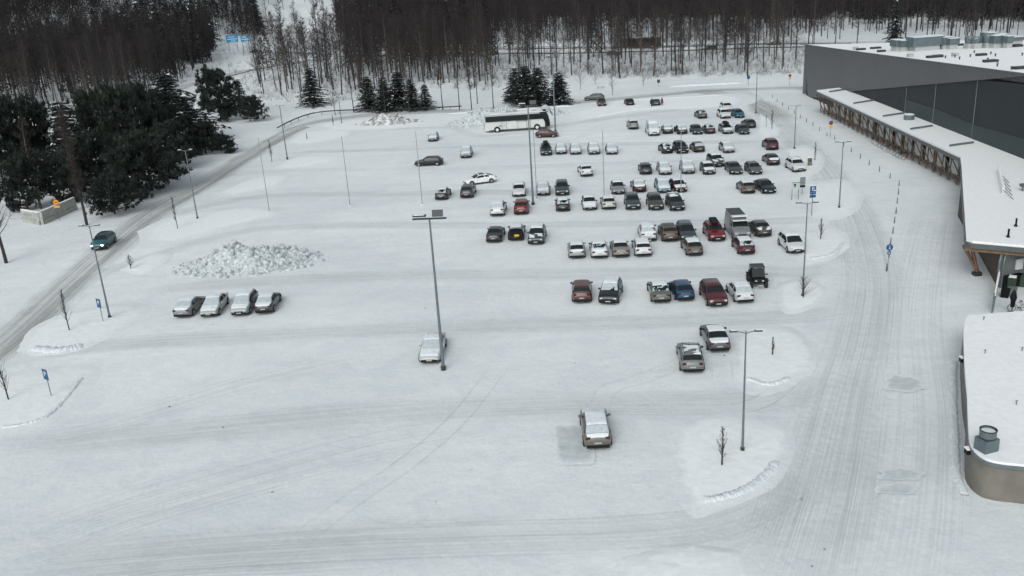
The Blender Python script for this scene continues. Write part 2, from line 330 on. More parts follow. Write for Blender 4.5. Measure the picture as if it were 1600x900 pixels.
# raised snowy islands
def island(px_poly, h=.09):
    w2 = [G(*p) for p in px_poly]; c = sum(w2, Vector())/len(w2); sm = catmull(w2+[w2[0]], 6)[:-1]
    rings = [(1.42, -.10), (1.18, -.015), (1.0, h*.4), (.88, h*.8), (.66, h*1.1), (.35, h*1.15)]; vs = []; n = len(sm)
    for k, (s_, z) in enumerate(rings):
        for i, p in enumerate(sm):
            q = c+(p-c)*s_; j = noise.noise(Vector((q.x*.9, q.y*.9, k)))*.35 if k else 0; q = q+(p-c).normalized()*j
            vs.append((q.x, q.y, .07+z+(noise.noise(Vector((q.x*1.5, q.y*1.5, 3)))*.05 if k > 1 else 0)))
    fs = [(k*n+i, k*n+(i+1) % n, (k+1)*n+(i+1) % n, (k+1)*n+i) for k in range(len(rings)-1) for i in range(n)]
    vs.append((c.x, c.y, .07+h*1.15)); fs += [((len(rings)-1)*n+i, (len(rings)-1)*n+(i+1) % n, len(vs)-1) for i in range(n)]
    o = kind(MB().add(vs, fs).build('snowy_island', MT['island'], smooth=True), 'structure'); fade(o.data, [0.]*n+[.12]*n+[.55]*n+[1.]*(len(vs)-3*n))
for p in [[(1068, 705), (1078, 672), (1130, 660), (1190, 664), (1218, 688), (1212, 722), (1190, 752), (1130, 776), (1098, 784), (1078, 760)],
          [(1158, 535), (1180, 518), (1230, 522), (1258, 550), (1250, 578), (1200, 602), (1165, 590)],
          [(1262, 368), (1296, 360), (1318, 376), (1306, 395), (1272, 406), (1255, 398)],
          [(1268, 291), (1315, 287), (1338, 303), (1331, 324), (1302, 336), (1272, 328)],
          [(1222, 447), (1255, 441), (1281, 453), (1270, 474), (1232, 482)], [(1232, 236), (1258, 232), (1280, 244), (1276, 262), (1256, 270), (1243, 256)],
          [(1190, 182), (1204, 190), (1216, 202), (1204, 212), (1188, 206)],
          [(52, 540), (70, 512), (120, 492), (185, 482), (212, 490), (180, 514), (130, 538), (80, 546)],
          [(-60, 615), (20, 592), (90, 582), (133, 584), (110, 618), (70, 652), (10, 668), (-60, 672)],
          [(242, 358), (290, 338), (380, 328), (425, 336), (360, 352), (262, 376)], [(350, 300), (396, 281), (440, 276), (430, 288), (370, 302)],
          [(196, 420), (240, 400), (262, 404), (230, 424)], [(440, 258), (470, 246), (520, 246), (500, 254), (450, 262)],
          [(455, 222), (480, 208), (530, 203), (540, 212), (480, 224)], [(500, 196), (540, 189), (640, 184), (640, 196), (540, 203)],
          [(900, 176), (960, 162), (1040, 155), (1120, 150), (1150, 158), (1110, 168), (1000, 172), (920, 184)],
          [(990, 880), (1040, 864), (1100, 862), (1150, 876), (1165, 930), (1000, 940)]]: island(p)
# ploughed ridges (rough crumbs)
def ridge(px_pts, wdt, hh):
    c = catmull([G(*p) for p in px_pts], 26); vs = []; fs = []; N = 7
    for i, p in enumerate(c):
        d = (c[min(i+1, len(c)-1)]-c[max(i-1, 0)]).normalized(); nn = Vector((-d.y, d.x, 0)); e = min(1, i/4, (len(c)-1-i)/4)
        for k in range(N):
            u = k/(N-1)*2-1; q = p+nn*u*wdt/2*(.7+.5*random.random()); z = (1-u*u)*hh*.6*e*(.3+1.1*random.random())
            vs.append((q.x, q.y, .1+z-(.1 if abs(u) == 1 else 0)))
        if i: fs += [((i-1)*N+k, (i-1)*N+k+1, i*N+k+1, i*N+k) for k in range(N-1)]
    kind(MB().add(vs, fs).build('ploughed_ridge', MT['carsnow'], smooth=True), 'structure')
for a in [([(1098, 783), (1130, 778), (1165, 766), (1195, 745), (1213, 722)],   .8, .22), ([(1165, 592), (1200, 602), (1235, 592)], .7, .2), ([(50, 545), (90, 548), (130, 541)], 1.4, .3),
          ([(0, 670), (40, 664), (72, 653), (100, 628), (130, 590)], .5, .18), ([(1265, 406), (1300, 398), (1318, 380)], .7, .2),
          ([(1490, 565), (1489, 620), (1492, 690), (1494, 740), (1507, 775)], .6, .16), ([(700, 178), (800, 172), (900, 165)], 1, .25),
          ([(1045, 136), (1100, 133), (1160, 130)], 2, .5), ([(880, 175), (960, 160), (1060, 153), (1130, 149)], 1., .22)]: ridge(*a)
# ---------------------------------------------------------------- trees
def tube_np(path, rad, n=5):
    V = []; F = []
    path = [np.array(p, float) for p in path]
    for i, p in enumerate(path):
        d = path[min(i+1, len(path)-1)]-path[max(i-1, 0)]; d /= np.linalg.norm(d)+1e-9
        a = np.cross(d, [0.3, 1, .1]); a /= np.linalg.norm(a)+1e-9; b = np.cross(d, a)
        for k in range(n):
            t = 2*math.pi*k/n; V.append(p+(a*math.cos(t)+b*math.sin(t))*rad[i])
    for i in range(len(path)-1):
        for k in range(n): F.append((i*n+k, i*n+(k+1) % n, (i+1)*n+(k+1) % n, (i+1)*n+k))
    return V, F
class TB:
    def __init__(s): s.V = []; s.F = []
    def tube(s, path, rad, n=4):
        v, f = tube_np(path, rad, n); o = len(s.V); s.V += v; s.F += [tuple(i+o for i in q) for q in f]
    def rib(s, a, b, w):
        a = np.array(a, float); b = np.array(b, float); d = b-a; q = np.cross(d, rs.normal(size=3)); q /= np.linalg.norm(q)+1e-9; q *= w/2
        o = len(s.V); s.V += [a-q, a+q, b+q*.3, b-q*.3]; s.F.append((o, o+1, o+2, o+3))
    def leaf(s, p, w, h, nrm_bias=None, down=0.):
        a = rs.normal(size=3); a[2] *= .5; a /= np.linalg.norm(a); b = rs.normal(size=3) if nrm_bias is None else nrm_bias+rs.normal(size=3)*.4
        b = b-a*np.dot(a, b); b /= np.linalg.norm(b)+1e-9; p = np.array(p); o = len(s.V)
        s.V += [p-a*w/2, p+a*w/2, p+a*w*.15+b*h, p-a*w*.15+b*h]; s.F.append((o, o+1, o+2, o+3))
    def mesh(s, name, m):
        me = bpy.data.meshes.new(name); me.from_pydata([tuple(v) for v in s.V], [], s.F); me.materials.append(m); me.update(); return me
def gen_bare(H, spread, nb, nt_, start=.3, tw=.03, trunk_r=None, elev=(.45, 1.05), fork=0, sub=2):
    tr = TB(); cr = TB(); r0 = trunk_r or H*.0085; ph = rs.rand()*6
    zs = np.linspace(0, 1, 9); path = [(math.sin(z*4+ph)*H*.012*z, math.cos(z*3+ph)*H*.012*z, z*H) for z in zs]
    tr.tube(path, [r0*(1-z)**.8+.015 for z in zs], 6)
    pos = lambda t: np.array([math.sin(t*4+ph)*H*.012*t, math.cos(t*3+ph)*H*.012*t, t*H])
    for i in range(nb):
        t = start+(1-start)*((i+rs.rand())/nb); az = rs.rand()*6.283; el = lerp(elev[0], elev[1], rs.rand()*.6+t*.4)
        L = spread*H*((1-t)**.65+.08)*(.6+.7*rs.rand()); d = np.array([math.cos(az)*math.cos(el), math.sin(az)*math.cos(el), math.sin(el)])
        p0 = pos(t); p1 = p0+d*L*.5; p2 = p1+(d+np.array([0, 0, .25]))*L*.5; rb = r0*(1-t)*.38+.012
        (tr if i < nb*.5 and rb > .03 else cr).tube([p0, p1, p2], [rb, rb*.6, .008], 3)
        for k in range(nt_):
            s_ = .15+.85*rs.rand(); q = p0+(p1-p0)*2*s_ if s_ < .5 else p1+(p2-p1)*(2*s_-1)
            dd = d*.7+rs.normal(size=3)*.55+np.array([0, 0, .15]); dd /= np.linalg.norm(dd); l = (.5+.9*rs.rand())*H/18
            e = q+dd*l; cr.rib(q, e, tw)
            for _ in range(sub):
                d3 = dd+rs.normal(size=3)*.6; d3 /= np.linalg.norm(d3); m_ = q+(e-q)*rs.rand(); cr.rib(m_, m_+d3*l*.6, tw*.7)
    return tr, cr
def gen_spruce(H, Rr, dens=1., droop=.35):
    tr = TB(); cr = TB(); tr.tube([(0, 0, 0), (0, 0, H*.5), (0, 0, H)], [H*.014, H*.009, .02], 6); sn = TB()
    n = int(H/.42*dens)
    for i in range(n):
        t = (i+rs.rand()*.6)/n; z = H*(.09+.9*t); r = Rr*(1-t)**.75*(.65+.5*rs.rand())+.12
        nbh = int(7+4*rs.rand()) if t < .8 else 5; a0 = rs.rand()*6
        for k in range(nbh):
            az = a0+k*6.283/nbh+rs.normal()*.2; rr = r*(.65+.55*rs.rand()); u = np.array([math.cos(az), math.sin(az), 0]); v = np.array([-u[1], u[0], 0])
            m_ = max(2, int(rr/.38))
            for j in range(m_+1):
                s_ = (j+.3)/(m_+1); p = u*rr*s_+np.array([0, 0, z-droop*rr*s_**1.3+.12*rr*max(0, s_-.7)])
                for side in (-1, 1):
                    e = p+(v*side*.8+u*.7)*(.18+.42*(1-s_*.6))*(.6+.6*rs.rand())+np.array([0, 0, -.12-.15*rs.rand()]); cr.rib(p, e, .26)
                if rs.rand() < .12: sn.leaf(p+np.array([0, 0, .07]), .4, .35, u)
            cr.rib(np.array([0, 0, z]), u*rr+np.array([0, 0, z-droop*rr]), .1)
    return tr, cr, sn
def gen_pine(H, Rr, nc=260, low=.05, spiky=.6):
    tr = TB(); cr = TB(); tr.tube([(0, 0, 0), (.1, 0, H*.4), (0, .1, H*.85)], [H*.022, H*.014, .04], 6)
    lobes = [(np.array([rs.normal()*Rr*.35, rs.normal()*Rr*.35, H*(low+.2+.62*rs.rand())]), Rr*(.45+.3*rs.rand())) for _ in range(9)]+[(np.array([0, 0, H*.8]), Rr*.4)]
    for c, r in lobes: tr.tube([(0, 0, max(.2, c[2]-r*1.2)), c], [.07, .03], 3)
    for _ in range(nc):
        c, r = lobes[rs.randint(len(lobes))]; d = rs.normal(size=3); d /= np.linalg.norm(d); p = c+d*r*(.72+.33*rs.rand())*np.array([1, 1, .9])
        if p[2] < H*low: continue
        up = d*.6+np.array([0, 0, spiky])
        for _k in range(11): cr.leaf(p+rs.normal(size=3)*.16, .10, .25+.25*rs.rand(), up+rs.normal(size=3)*.5)
    return tr, cr
def gen_pine2(H, Rr, nl=34, low=.08):
    tr = TB(); cr = TB(); sn = TB(); tr.tube([(0, 0, 0), (.12, 0, H*.4), (0, .12, H*.7), (0, 0, H*.93)], [H*.022, H*.016, H*.01, .03], 6)
    for i in range(nl):
        t = low+(.95-low)*((i+rs.rand())/nl); az = rs.rand()*6.283; rr = Rr*(1-max(0, t-.35)**1.6/.75)*(.55+.6*rs.rand()); el = .15+.9*t*rs.rand()
        d = np.array([math.cos(az)*math.cos(el), math.sin(az)*math.cos(el), math.sin(el)]); p0 = np.array([0, 0, H*t*.9]); p1 = p0+d*rr*.6-np.array([0, 0, .08*rr]); p2 = p1+(d+np.array([0, 0, .35]))*rr*.4
        tr.tube([p0, p1, p2], [.07, .045, .015], 3)
        for k in range(int(6+rr*2)):
            s_ = .3+.7*rs.rand()**.7; q = p0+(p1-p0)*s_/.6 if s_ < .6 else p1+(p2-p1)*(s_-.6)/.4
            q = q+rs.normal(size=3)*np.array([.28, .28, .16])*(.6+rr*.15); up = d*.7+np.array([0, 0, .7])+rs.normal(size=3)*.35
            for _ in range(4): cr.leaf(q+rs.normal(size=3)*.08, .22, .3, up)
            for _ in range(15): cr.leaf(q+rs.normal(size=3)*.07, .045, .32+.25*rs.rand(), up+rs.normal(size=3)*.55)
            if rs.rand() < .03: sn.leaf(q+np.array([0, 0, .22]), .2, .18, d)
    return tr, cr, sn
BARE = []
for k in range(7):
    H = 18.; a, c = gen_bare(H, (.2, .22, .17, .24, .15, .2, .27)[k], 46, 12, (.3, .25, .4, .3, .35, .2, .22)[k], .032, .15+.02*(k % 3))
    BARE.append((a.mesh('birch_trunk', MT['bark'] if k % 3 else MT['barkl']), c.mesh('birch_crown', MT['twig'] if k % 4 else MT['twigl'])))
SPR = []
for k in range(4):
    a, c, sn = gen_spruce(12., (2.6, 3.0, 2.3, 2.8)[k]); SPR.append((a.mesh('spruce_trunk', MT['bark']), c.mesh('spruce_crown', MT['needle']), sn.mesh('snow', MT['carsnow'])))
PIN = []
for k in range(4):
    a, c, sn = gen_pine2(6., (3.3, 3.6, 3.0, 3.5)[k], 66, (.05, .1, .04, .12)[k]); PIN.append((a.mesh('pine_trunk', MT['bark']), c.mesh('pine_crown', MT['needle2']), sn.mesh('snow', MT['carsnow'])))
def tree(name, ms, label, x, y, z, sx, sz, group=None, cat='tree', crown='crown', lean=0.):
    t = thing(name, label, cat, (x, y, z), rs.rand()*6.28, group); t.scale = (sx, sx, sz); t.rotation_euler[0] = lean
    put('trunk', ms[0], t); put(crown, ms[1], t)
    if len(ms) > 2: put('snow_layer', ms[2], t)
    return t
# --- forest scatter
LOWER = [(-150, 176), (0, 172), (100, 165), (180, 172), (260, 140), (330, 98), (352, 98), (400, 150), (480, 158), (560, 148), (640, 138), (700, 134), (760, 140), (860, 118), (1000, 120), (1250, 110), (1290, 70), (1750, 66)]
HWL = [G(540, 92), G(560, 86), G(800, 83), G(1000, 81), G(1250, 75), G(1420, 71)]; HWU = [G(540, 80), G(800, 74), G(1000, 72), G(1250, 66), G(1420, 62)]
def dpoly(x, y, line):
    b = 1e9
    for p, q in zip(line, line[1:]):
        d = q-p; t = max(0, min(1, ((x-p.x)*d.x+(y-p.y)*d.y)/(d.x*d.x+d.y*d.y))); b = min(b, math.hypot(x-p.x-d.x*t, y-p.y-d.y*t))
    return b
trees = []
y = 190.
while y < 840:
    st = 5.0 if y < 420 else 6.0
    x = -640.
    while x < 330:
        tx, ty = x+rs.rand()*st, y+rs.rand()*st; x += st
        if dline(tx, ty) > -4: continue
        z = gz(tx, ty); px, py = P((tx, ty, z))
        if px < -110 or px > 1720 or py > pl(px, LOWER): continue
        if px > 1255 and ty < 225: continue
        if 560 < px < 1500 and (dpoly(tx, ty, HWL) < 8 or dpoly(tx, ty, HWU) < 7): continue
        if inpoly(px, py, [(408, 0), (520, 0), (530, 70), (500, 105), (440, 100), (405, 60)]) and rs.rand() > .07: continue
        pr = .95 if px < 330 else .6 if px < 560 else .85 if px < 760 else .42 if py > 60 else .55
        if inpoly(px, py, [(318, 50), (430, 45), (560, 85), (560, 108), (420, 120), (330, 140)]): pr = .1
        if px > 1255: pr = .5
        if px < 400 and ty > 380: pr = .95
        if px > 560 and py < 60: pr = .8 if px < 840 else .5
        if inpoly(px, py, [(334, 58), (410, 58), (470, 100), (440, 122), (335, 135)]): pr = .04 if px > 410 else 0
        if rs.rand() > pr: continue
        trees.append((tx, ty, z, px, py))
    y += st
trees.sort(key=lambda t: t[0]**2+t[1]**2)
print('scatter trees', len(trees))
NI = 262
FG = lambda px: ('bare birch in the dense brown wood behind the dark pines', 'birches in the wood behind the pines') if px < 330 else \
    ('bare tree on the snowy slope between the curved road and the highway', 'bare trees on the slope above the curved road') if px < 760 else \
    ('bare tree standing along the highway bank behind the parking lot', 'bare trees along the highway bank') if px < 1255 else \
    ('bare tree rising behind the snowy store roof', 'bare trees behind the store roof')
front = []; rest = []
for t in trees: (front if len(front) < NI and -20 < t[3] < 1620 else rest).append(t)
for (x, y, z, px, py) in front:
    l, gname = FG(px); k = rs.randint(7); h = rs.uniform(15, 22) if px < 560 else rs.uniform(14, 21)
    tree('bare_tree', BARE[k], l, x, y, z-.1, rs.uniform(.85, 1.25), h/18*rs.uniform(.85, 1.1), gname, lean=rs.normal()*.045)
def mass(name, items, protos, m1, label):
    Vs = []; Fs = []; o = 0; mi = []
    pp = []
    for tr, cr in protos:
        V = np.array(tr.V+cr.V); F = np.array([f for f in tr.F]+[tuple(i+len(tr.V) for i in f) for f in cr.F]); pp.append((V, F, len(tr.F)))
    for (x, y, z, s, k) in items:
        V, F, nt_ = pp[k % len(pp)]; a = rs.rand()*6.28; ca, sa = math.cos(a), math.sin(a)
        W = np.empty_like(V); W[:, 0] = (V[:, 0]*ca-V[:, 1]*sa)*s*rs.uniform(.9, 1.2)+x; W[:, 1] = (V[:, 0]*sa+V[:, 1]*ca)*s+y; W[:, 2] = V[:, 2]*s*rs.uniform(.85, 1.15)+z-.1
        Vs.append(W); Fs.append(F+o); o += len(V); mi.append(np.r_[np.zeros(nt_, int), np.ones(len(F)-nt_, int)])
    V = np.concatenate(Vs); F = np.concatenate(Fs); mi = np.concatenate(mi)
    me = bpy.data.meshes.new(name); me.vertices.add(len(V)); me.vertices.foreach_set('co', V.ravel().astype(np.float32)); me.loops.add(len(F)*4); me.loops.foreach_set('vertex_index', F.ravel())
    me.polygons.add(len(F)); me.polygons.foreach_set('loop_start', np.arange(len(F))*4); me.polygons.foreach_set('loop_total', np.full(len(F), 4))
    for m in m1: me.materials.append(m)
    me.polygons.foreach_set('material_index', mi); me.update(calc_edges=True); me.validate()
    return kind(put(name, me), 'stuff', label)
def leafcone():
    tr = TB(); cr = TB(); tr.tube([(0, 0, 0), (0, 0, 18)], [.18, .02], 4)
    for i in range(420):
        t = rs.rand()**1.2; a = rs.rand()*6.28; r = 3.2*(1-t)*rs.rand()**.5; cr.leaf((math.cos(a)*r, math.sin(a)*r, 2+16*t), .5, .7, np.array([math.cos(a), math.sin(a), -.4]))
    return tr, cr
LOWP = [gen_bare(18., .22, 28, 8, .28, .12, .15, sub=1) for _ in range(4)]+[leafcone(), leafcone()]
mass('far_wood', [(x, y, z, rs.uniform(.75, 1.25), (4+rs.randint(2) if rs.rand() < (.5 if py < 45 and px < 440 else .3 if 150 < px < 440 or 560 < px < 790 else .08) else rs.randint(4))) for (x, y, z, px, py) in rest], LOWP, [MT['bark'], MT['twig']], 'dense bare brown wood rising beyond the highway')
# dark forest edge beyond the snowy field
items = []
for i in range(0, 520, 5):
    for j in range(0, 60, 6):
        u = -260+i*1.1; v = j+rs.rand()*4; x = 42+.555*u+.832*v+rs.rand()*3; yy = 574-.832*u+.555*v; px, py = P((x, yy, gz(x, yy)))
        if 830 < px < 1800 and yy > 235 or (560 < px <= 830 and j < 30): items.append((x, yy, gz(x, yy), rs.uniform(1.3, 1.9), rs.randint(6)))
L2 = []
for _ in range(3):
    tr, cr = gen_bare(14., .17, 34, 8, .08, .14, .14, sub=1); L2.append((tr, cr))
for _ in range(3):
    tr = TB(); cr = TB(); tr.tube([(0, 0, 0), (0, 0, 13)], [.15, .02], 4)
    for i in range(300):
        t = rs.rand()**1.2; a = rs.rand()*6.28; r = 2.3*(1-t)*rs.rand()**.5; cr.leaf((math.cos(a)*r, math.sin(a)*r, 1+12*t), .6, .8, np.array([math.cos(a), math.sin(a), -.4]))
    L2.append((tr, cr))
print('edge', len(items))
mass('forest_edge', items, L2, [MT['bark'], MT['twig']], 'dark forest edge beyond the snowy field')
# undergrowth: frosted twigs on the highway banks
ub = TB()
for i in range(3300):
    px = rs.uniform(395, 1260); py = rs.uniform(40, 128)
    if py > pl(px, LOWER)+5: continue
    p = G(px, py)
    if dpoly(p.x, p.y, HWL) < 7 or dpoly(p.x, p.y, HWU) < 7 or dline(p.x, p.y) > 0: continue
    z = gz(p.x, p.y); h = rs.uniform(.8, 3.6)*(1 if py < 70 or rs.rand() < .3 else .5)
    for k in range(9):
        d = np.array([rs.normal()*.45, rs.normal()*.45, 1]); ub.rib((p.x+rs.normal()*.5, p.y+rs.normal()*.5, z-.1), np.array([p.x, p.y, z])+d*h, .05)
kind(put('undergrowth', ub.mesh('undergrowth', MT['frost'])), 'stuff', 'frosted scrub on the highway banks')
ub = TB()
for i in range(2600):
    px = rs.uniform(-60, 1260); py = rs.uniform(60, 170)
    if py > pl(px, LOWER)+6: continue
    p = G(px, py)
    if dpoly(p.x, p.y, HWL) < 7 or dpoly(p.x, p.y, HWU) < 7 or dline(p.x, p.y) > 0: continue
    z = gz(p.x, p.y); h = rs.uniform(.6, 3.)
    for k in range(8):
        d = np.array([rs.normal()*.5, rs.normal()*.5, 1]); ub.rib((p.x+rs.normal()*.5, p.y+rs.normal()*.5, z-.1), np.array([p.x, p.y, z])+d*h, .05)
kind(put('brushwood', ub.mesh('brushwood', MT['twigl'])), 'stuff', 'bare brown brush among the trunks')
# --- single conifers
CON = [  # px, py, top, kind, width factor, label
 (345, 190, 106, 'p', 1.6, 'tall broad dark pine nearest the bend of the road'), (398, 190, 148, 'p', 1.0, 'rounded low pine bush at the tip of the dark grove above the bend'),
 (378, 172, 122, 's', 1.0, 'slim spruce with snow behind the low pine bush by the bend'), (275, 228, 112, 's', 1.5, 'tall spiky conifer showing snow between its boughs in the grove'),
 (352, 240, 208, 'p', 1.3, 'smallest rounded pine bush at the road edge of the grove'), (322, 240, 190, 'p', 1.2, 'second pine bush from the road edge behind the street lamp'),
 (292, 243, 180, 'p', 1.3, 'low dark pine bush behind the street lamp by the grove'), (238, 298, 205, 'p', 1.45, 'broad dark pine bush overhanging the snow beside the road'),
 (180, 334, 272, 'p', 1.35, 'low spreading pine bush with frosted twigs beside the concrete barrier'), (208, 268, 132, 'p', 1.1, 'tall dark pine in the middle of the grove'),
 (240, 250, 128, 'p', 1.0, 'dark pine just left of the tall spiky conifer'), (165, 262, 140, 'p', 1.0, 'dark pine with olive tinted crown near the middle of the grove'),
 (120, 285, 156, 's', 1.2, 'narrow dark spruce between two pines above the barrier'), (68, 262, 150, 'p', 1.15, 'wide bushy pine over the barrier, left in the grove'),
 (28, 270, 150, 'p', 1.1, 'bushy pine at the left border of the photo'), (-20, 290, 150, 'p', 1.2, 'dark pine cut by the left border of the photo'), (95, 318, 235, 'p', 1., 'low brown green pine behind the concrete barrier'),
 (150, 300, 205, 'p', 1.1, 'dark pine behind the low spreading bush near the barrier'), (300, 215, 150, 's', 1.2, 'short spruce between the tall pine and the spiky conifer'), (45, 330, 240, 'p', .9, 'shrubby pine behind the left end of the barrier'),
 (205, 312, 228, 'p', 1.1, 'dark pine bush behind the low spreading one'), (265, 268, 190, 'p', 1.2, 'dense pine bush in front of the spiky conifer'),
 (490, 166, 104, 's', 1.15, 'lone slender spruce above the curved guard rail'), (578, 173, 118, 's', 1.35, 'leftmost spruce of the clump behind the guard rail'), (602, 175, 120, 's', 1.3, 'snowy skirted spruce second in the clump behind the guard rail'),
 (625, 170, 110, 's', 1.3, 'tallest spruce in the middle of the guard rail clump'), (645, 172, 122, 's', 1.2, 'spruce second from the right in the guard rail clump'), (666, 172, 130, 's', 1.1, 'rightmost small spruce of the guard rail clump'),
 (806, 160, 104, 's', 1.2, 'dark spruce behind the coach, first of three'), (822, 164, 101, 's', 1.35, 'tallest dark spruce behind the coach'), (842, 165, 103, 's', 1.3, 'snow dusted spruce behind the coach, next to the tall lamp'), (874, 163, 112, 's', 1.5, 'broad spruce standing apart beside the road behind the tall lamp')]
for px, py, top, kd, wf, lab in CON:
    p = G(px, py); h = hgt((px, py), top); ref = 12. if kd == 's' else 6.; s_ = h/ref
    z = gz(p.x, p.y)
    if kd == 's': tree('spruce_tree', SPR[rs.randint(4)], lab, p.x, p.y, z-.1, s_*wf*1.8, s_)
    else: tree('pine_tree' if h > 6 else 'pine_bush', PIN[rs.randint(4)], lab, p.x, p.y, z-.1, min(s_*wf*.85, s_*.4+.7*wf), s_, cat='pine')
for k, (px, py, top) in enumerate([(292, 88, -25), (310, 82, -30), (306, 98, -20), (255, 96, -22), (272, 90, -30), (404, 54, -10), (300, 95, -20), (322, 74, -30), (330, 66, -20), (692, 60, -25), (712, 64, -20), (735, 60, -20), (676, 52, -30), (588, 40, -25), (750, 52, -20), (228, 92, -15), (1396, 70, 18), (205, 86, -20)]):
    p = G(px, py); z = gz(p.x, p.y); h = max(14, min(26, hgt((px, py), top)))
    tree('spruce_tree', SPR[k % 4], 'tall black green spruce towering in the wood by the highway', p.x, p.y, z-.2, h/12*1.15, h/12, 'tall spruces by the highway')
# --- single bare trees
def single(px, py, top, lab, spread=.14, nb=34, nt_=8, start=.3, tw=.03, name='bare_tree', pale=False, r=None, elev=(.45, 1.05), group=None):
    p = G(px, py); z = gz(p.x, p.y); h = hgt((px, py), top); a, c = gen_bare(h, spread, nb, nt_, start, tw, r, elev)
    t = thing(name, lab, 'tree', (p.x, p.y, z-.05), 0, group); put('trunk', a.mesh('trunk', MT['barkl'] if pale else MT['bark']), t); put('crown', c.mesh('crown', MT['twigl']), t); return t
single(10, 411, 268, 'big bare tree with spreading limbs at the left border', .24, 40, 10, .28, .025, r=.2)
single(64, 326, 190, 'tall bare tree with pale forked limbs behind the concrete barrier', .22, 44, 10, .25, .03, r=.2, pale=True)
single(136, 352, 178, 'columnar bare tree with a dense brown crown beside the barrier', .10, 70, 14, .2, .04, r=.2, elev=(.9, 1.3))
single(524, 180, 118, 'bare tree with wide spreading branches behind the guard rail', .42, 40, 9, .2, .05, elev=(.1, .9))
STR = 'slim bare street tree in the row behind the guard rail and coach'
for px, py, top in [(603, 178, 92), (640, 176, 95), (692, 172, 80), (718, 172, 84), (737, 171, 88), (771, 170, 78), (553, 176, 100), (568, 160, 90), (746, 162, 92), (812, 152, 80)]:
    single(px, py, top, STR, .13, 28, 8, .35, .045, group='street trees behind the guard rail', r=.11)
for px, py, top, lab in [(1168, 119, 20, 'forked bare tree in the line at the foot of the highway bank'), (968, 123, 25, 'clustered bare tree leaning left at the foot of the highway bank')]: single(px, py, top, lab, .2, 40, 9, .2, .05, r=.2)
SP = [(1128, 730, 668, 'young bare tree on the big snowy island by the front street lamp', .13), (1207, 557, 527, 'short staked sapling on the island beside the two parked estate cars', .1), (1282, 376, 342, 'sapling with feathery top on the island beside the white hatchback', .14),
 (1273, 252, 222, 'leaning sapling beside the ticket machine', .1), (1206, 203, 172, 'thin sapling next to the marker post at the upper lane', .12), (109, 518, 455, 'young tree on the left island beside a blue parking sign', .14), (14, 627, 557, 'young tree at the left border on the lower island', .16),
 (278, 359, 308, 'slender sapling between the road and the street lamp', .1), (205, 421, 399, 'low leafless shrub left of the big snow pile', .25), (425, 253, 220, 'small sapling at the left end of the upper lot', .13), (521, 197, 180, 'short sapling below the wide bare tree', .12),
 (480, 219, 207, 'stubby broken sapling beside the bend', .1), (1255, 467, 436, 'crooked shrub at the foot of the street lamp by the off-road buggy', .3), (907, 140, 112, 'small white twigged tree, first in the row beyond the road', .3), (957, 149, 118, 'slim tree beside the road beyond the green estate', .2),
 (1005, 135, 108, 'low forked tree in the row beyond the road', .32), (930, 133, 112, 'tiny pale tree second in the row beyond the road', .28)]
for px, py, top, lab, sp_ in SP:
    single(px, py, top, lab, sp_*2.3, 30, 4, .22, .024, name='sapling', r=.045, elev=(.9, 1.35) if sp_ < .2 else (.5, 1.1))
# ---------------------------------------------------------------- cars (x forward, near-true profiles)
CT = {  # W, H, belt, top profile from the nose backwards, (windscreen x0,x1), (rear glass x0,x1), wheels
 'hatch': dict(L=4.2, W=1.78, H=1.47, belt=.93, top=[(0, .55), (.1, .72), (.3, .80), (1.05, .97), (1.75, 1.42), (2.3, 1.47), (3.35, 1.43), (3.95, 1.02), (4.12, .92), (4.2, .6)], ws=(1.05, 1.72), rg=(3.38, 3.92)),
 'sedan': dict(L=4.65, W=1.82, H=1.44, belt=.92, top=[(0, .52), (.1, .68), (.35, .77), (1.3, .93), (2.05, 1.40), (2.5, 1.44), (3.3, 1.41), (4.0, 1.06), (4.5, 1.0), (4.6, .9), (4.65, .6)], ws=(1.3, 2.02), rg=(3.33, 3.97)),
 'fast': dict(L=4.7, W=1.85, H=1.44, belt=.93, top=[(0, .52), (.12, .68), (.4, .78), (1.2, .95), (2.0, 1.40), (2.5, 1.45), (3.2, 1.41), (4.35, 1.07), (4.6, .98), (4.7, .62)], ws=(1.2, 1.98), rg=(3.3, 4.25)),
 'wagon': dict(L=4.7, W=1.83, H=1.48, belt=.94, top=[(0, .53), (.12, .70), (.35, .79), (1.25, .95), (1.98, 1.42), (2.5, 1.48), (4.0, 1.44), (4.5, 1.02), (4.62, .94), (4.7, .62)], ws=(1.25, 1.95), rg=(4.05, 4.48)),
 'suv': dict(L=4.5, W=1.86, H=1.66, belt=1.06, top=[(0, .62), (.1, .86), (.3, .95), (1.15, 1.09), (1.8, 1.58), (2.3, 1.66), (3.75, 1.61), (4.25, 1.15), (4.4, 1.05), (4.5, .7)], ws=(1.15, 1.77), rg=(3.8, 4.22)),
 'mpv': dict(L=4.5, W=1.84, H=1.62, belt=1.0, top=[(0, .58), (.1, .80), (.3, .88), (.95, 1.02), (1.85, 1.54), (2.3, 1.62), (3.85, 1.58), (4.3, 1.1), (4.42, 1.0), (4.5, .65)], ws=(.95, 1.82), rg=(3.9, 4.27)),
 'van': dict(L=5.4, W=2.0, H=2.35, belt=1.25, top=[(0, .7), (.1, 1.0), (.35, 1.12), (.95, 1.3), (1.7, 2.0), (2.1, 2.28), (2.5, 2.35), (5.2, 2.33), (5.36, 2.2), (5.4, .7)], ws=(.95, 1.68), rg=(5.3, 5.38)),
}
def prof(T, x): return sum(pl(x+dx, T['top']) for dx in (-.06, -.02, .02, .06))/4
def half(T, x):
    L = T['L']; e = min(x, L-x); return T['W']/2*(1-.16*(1-sst(e/.55)))
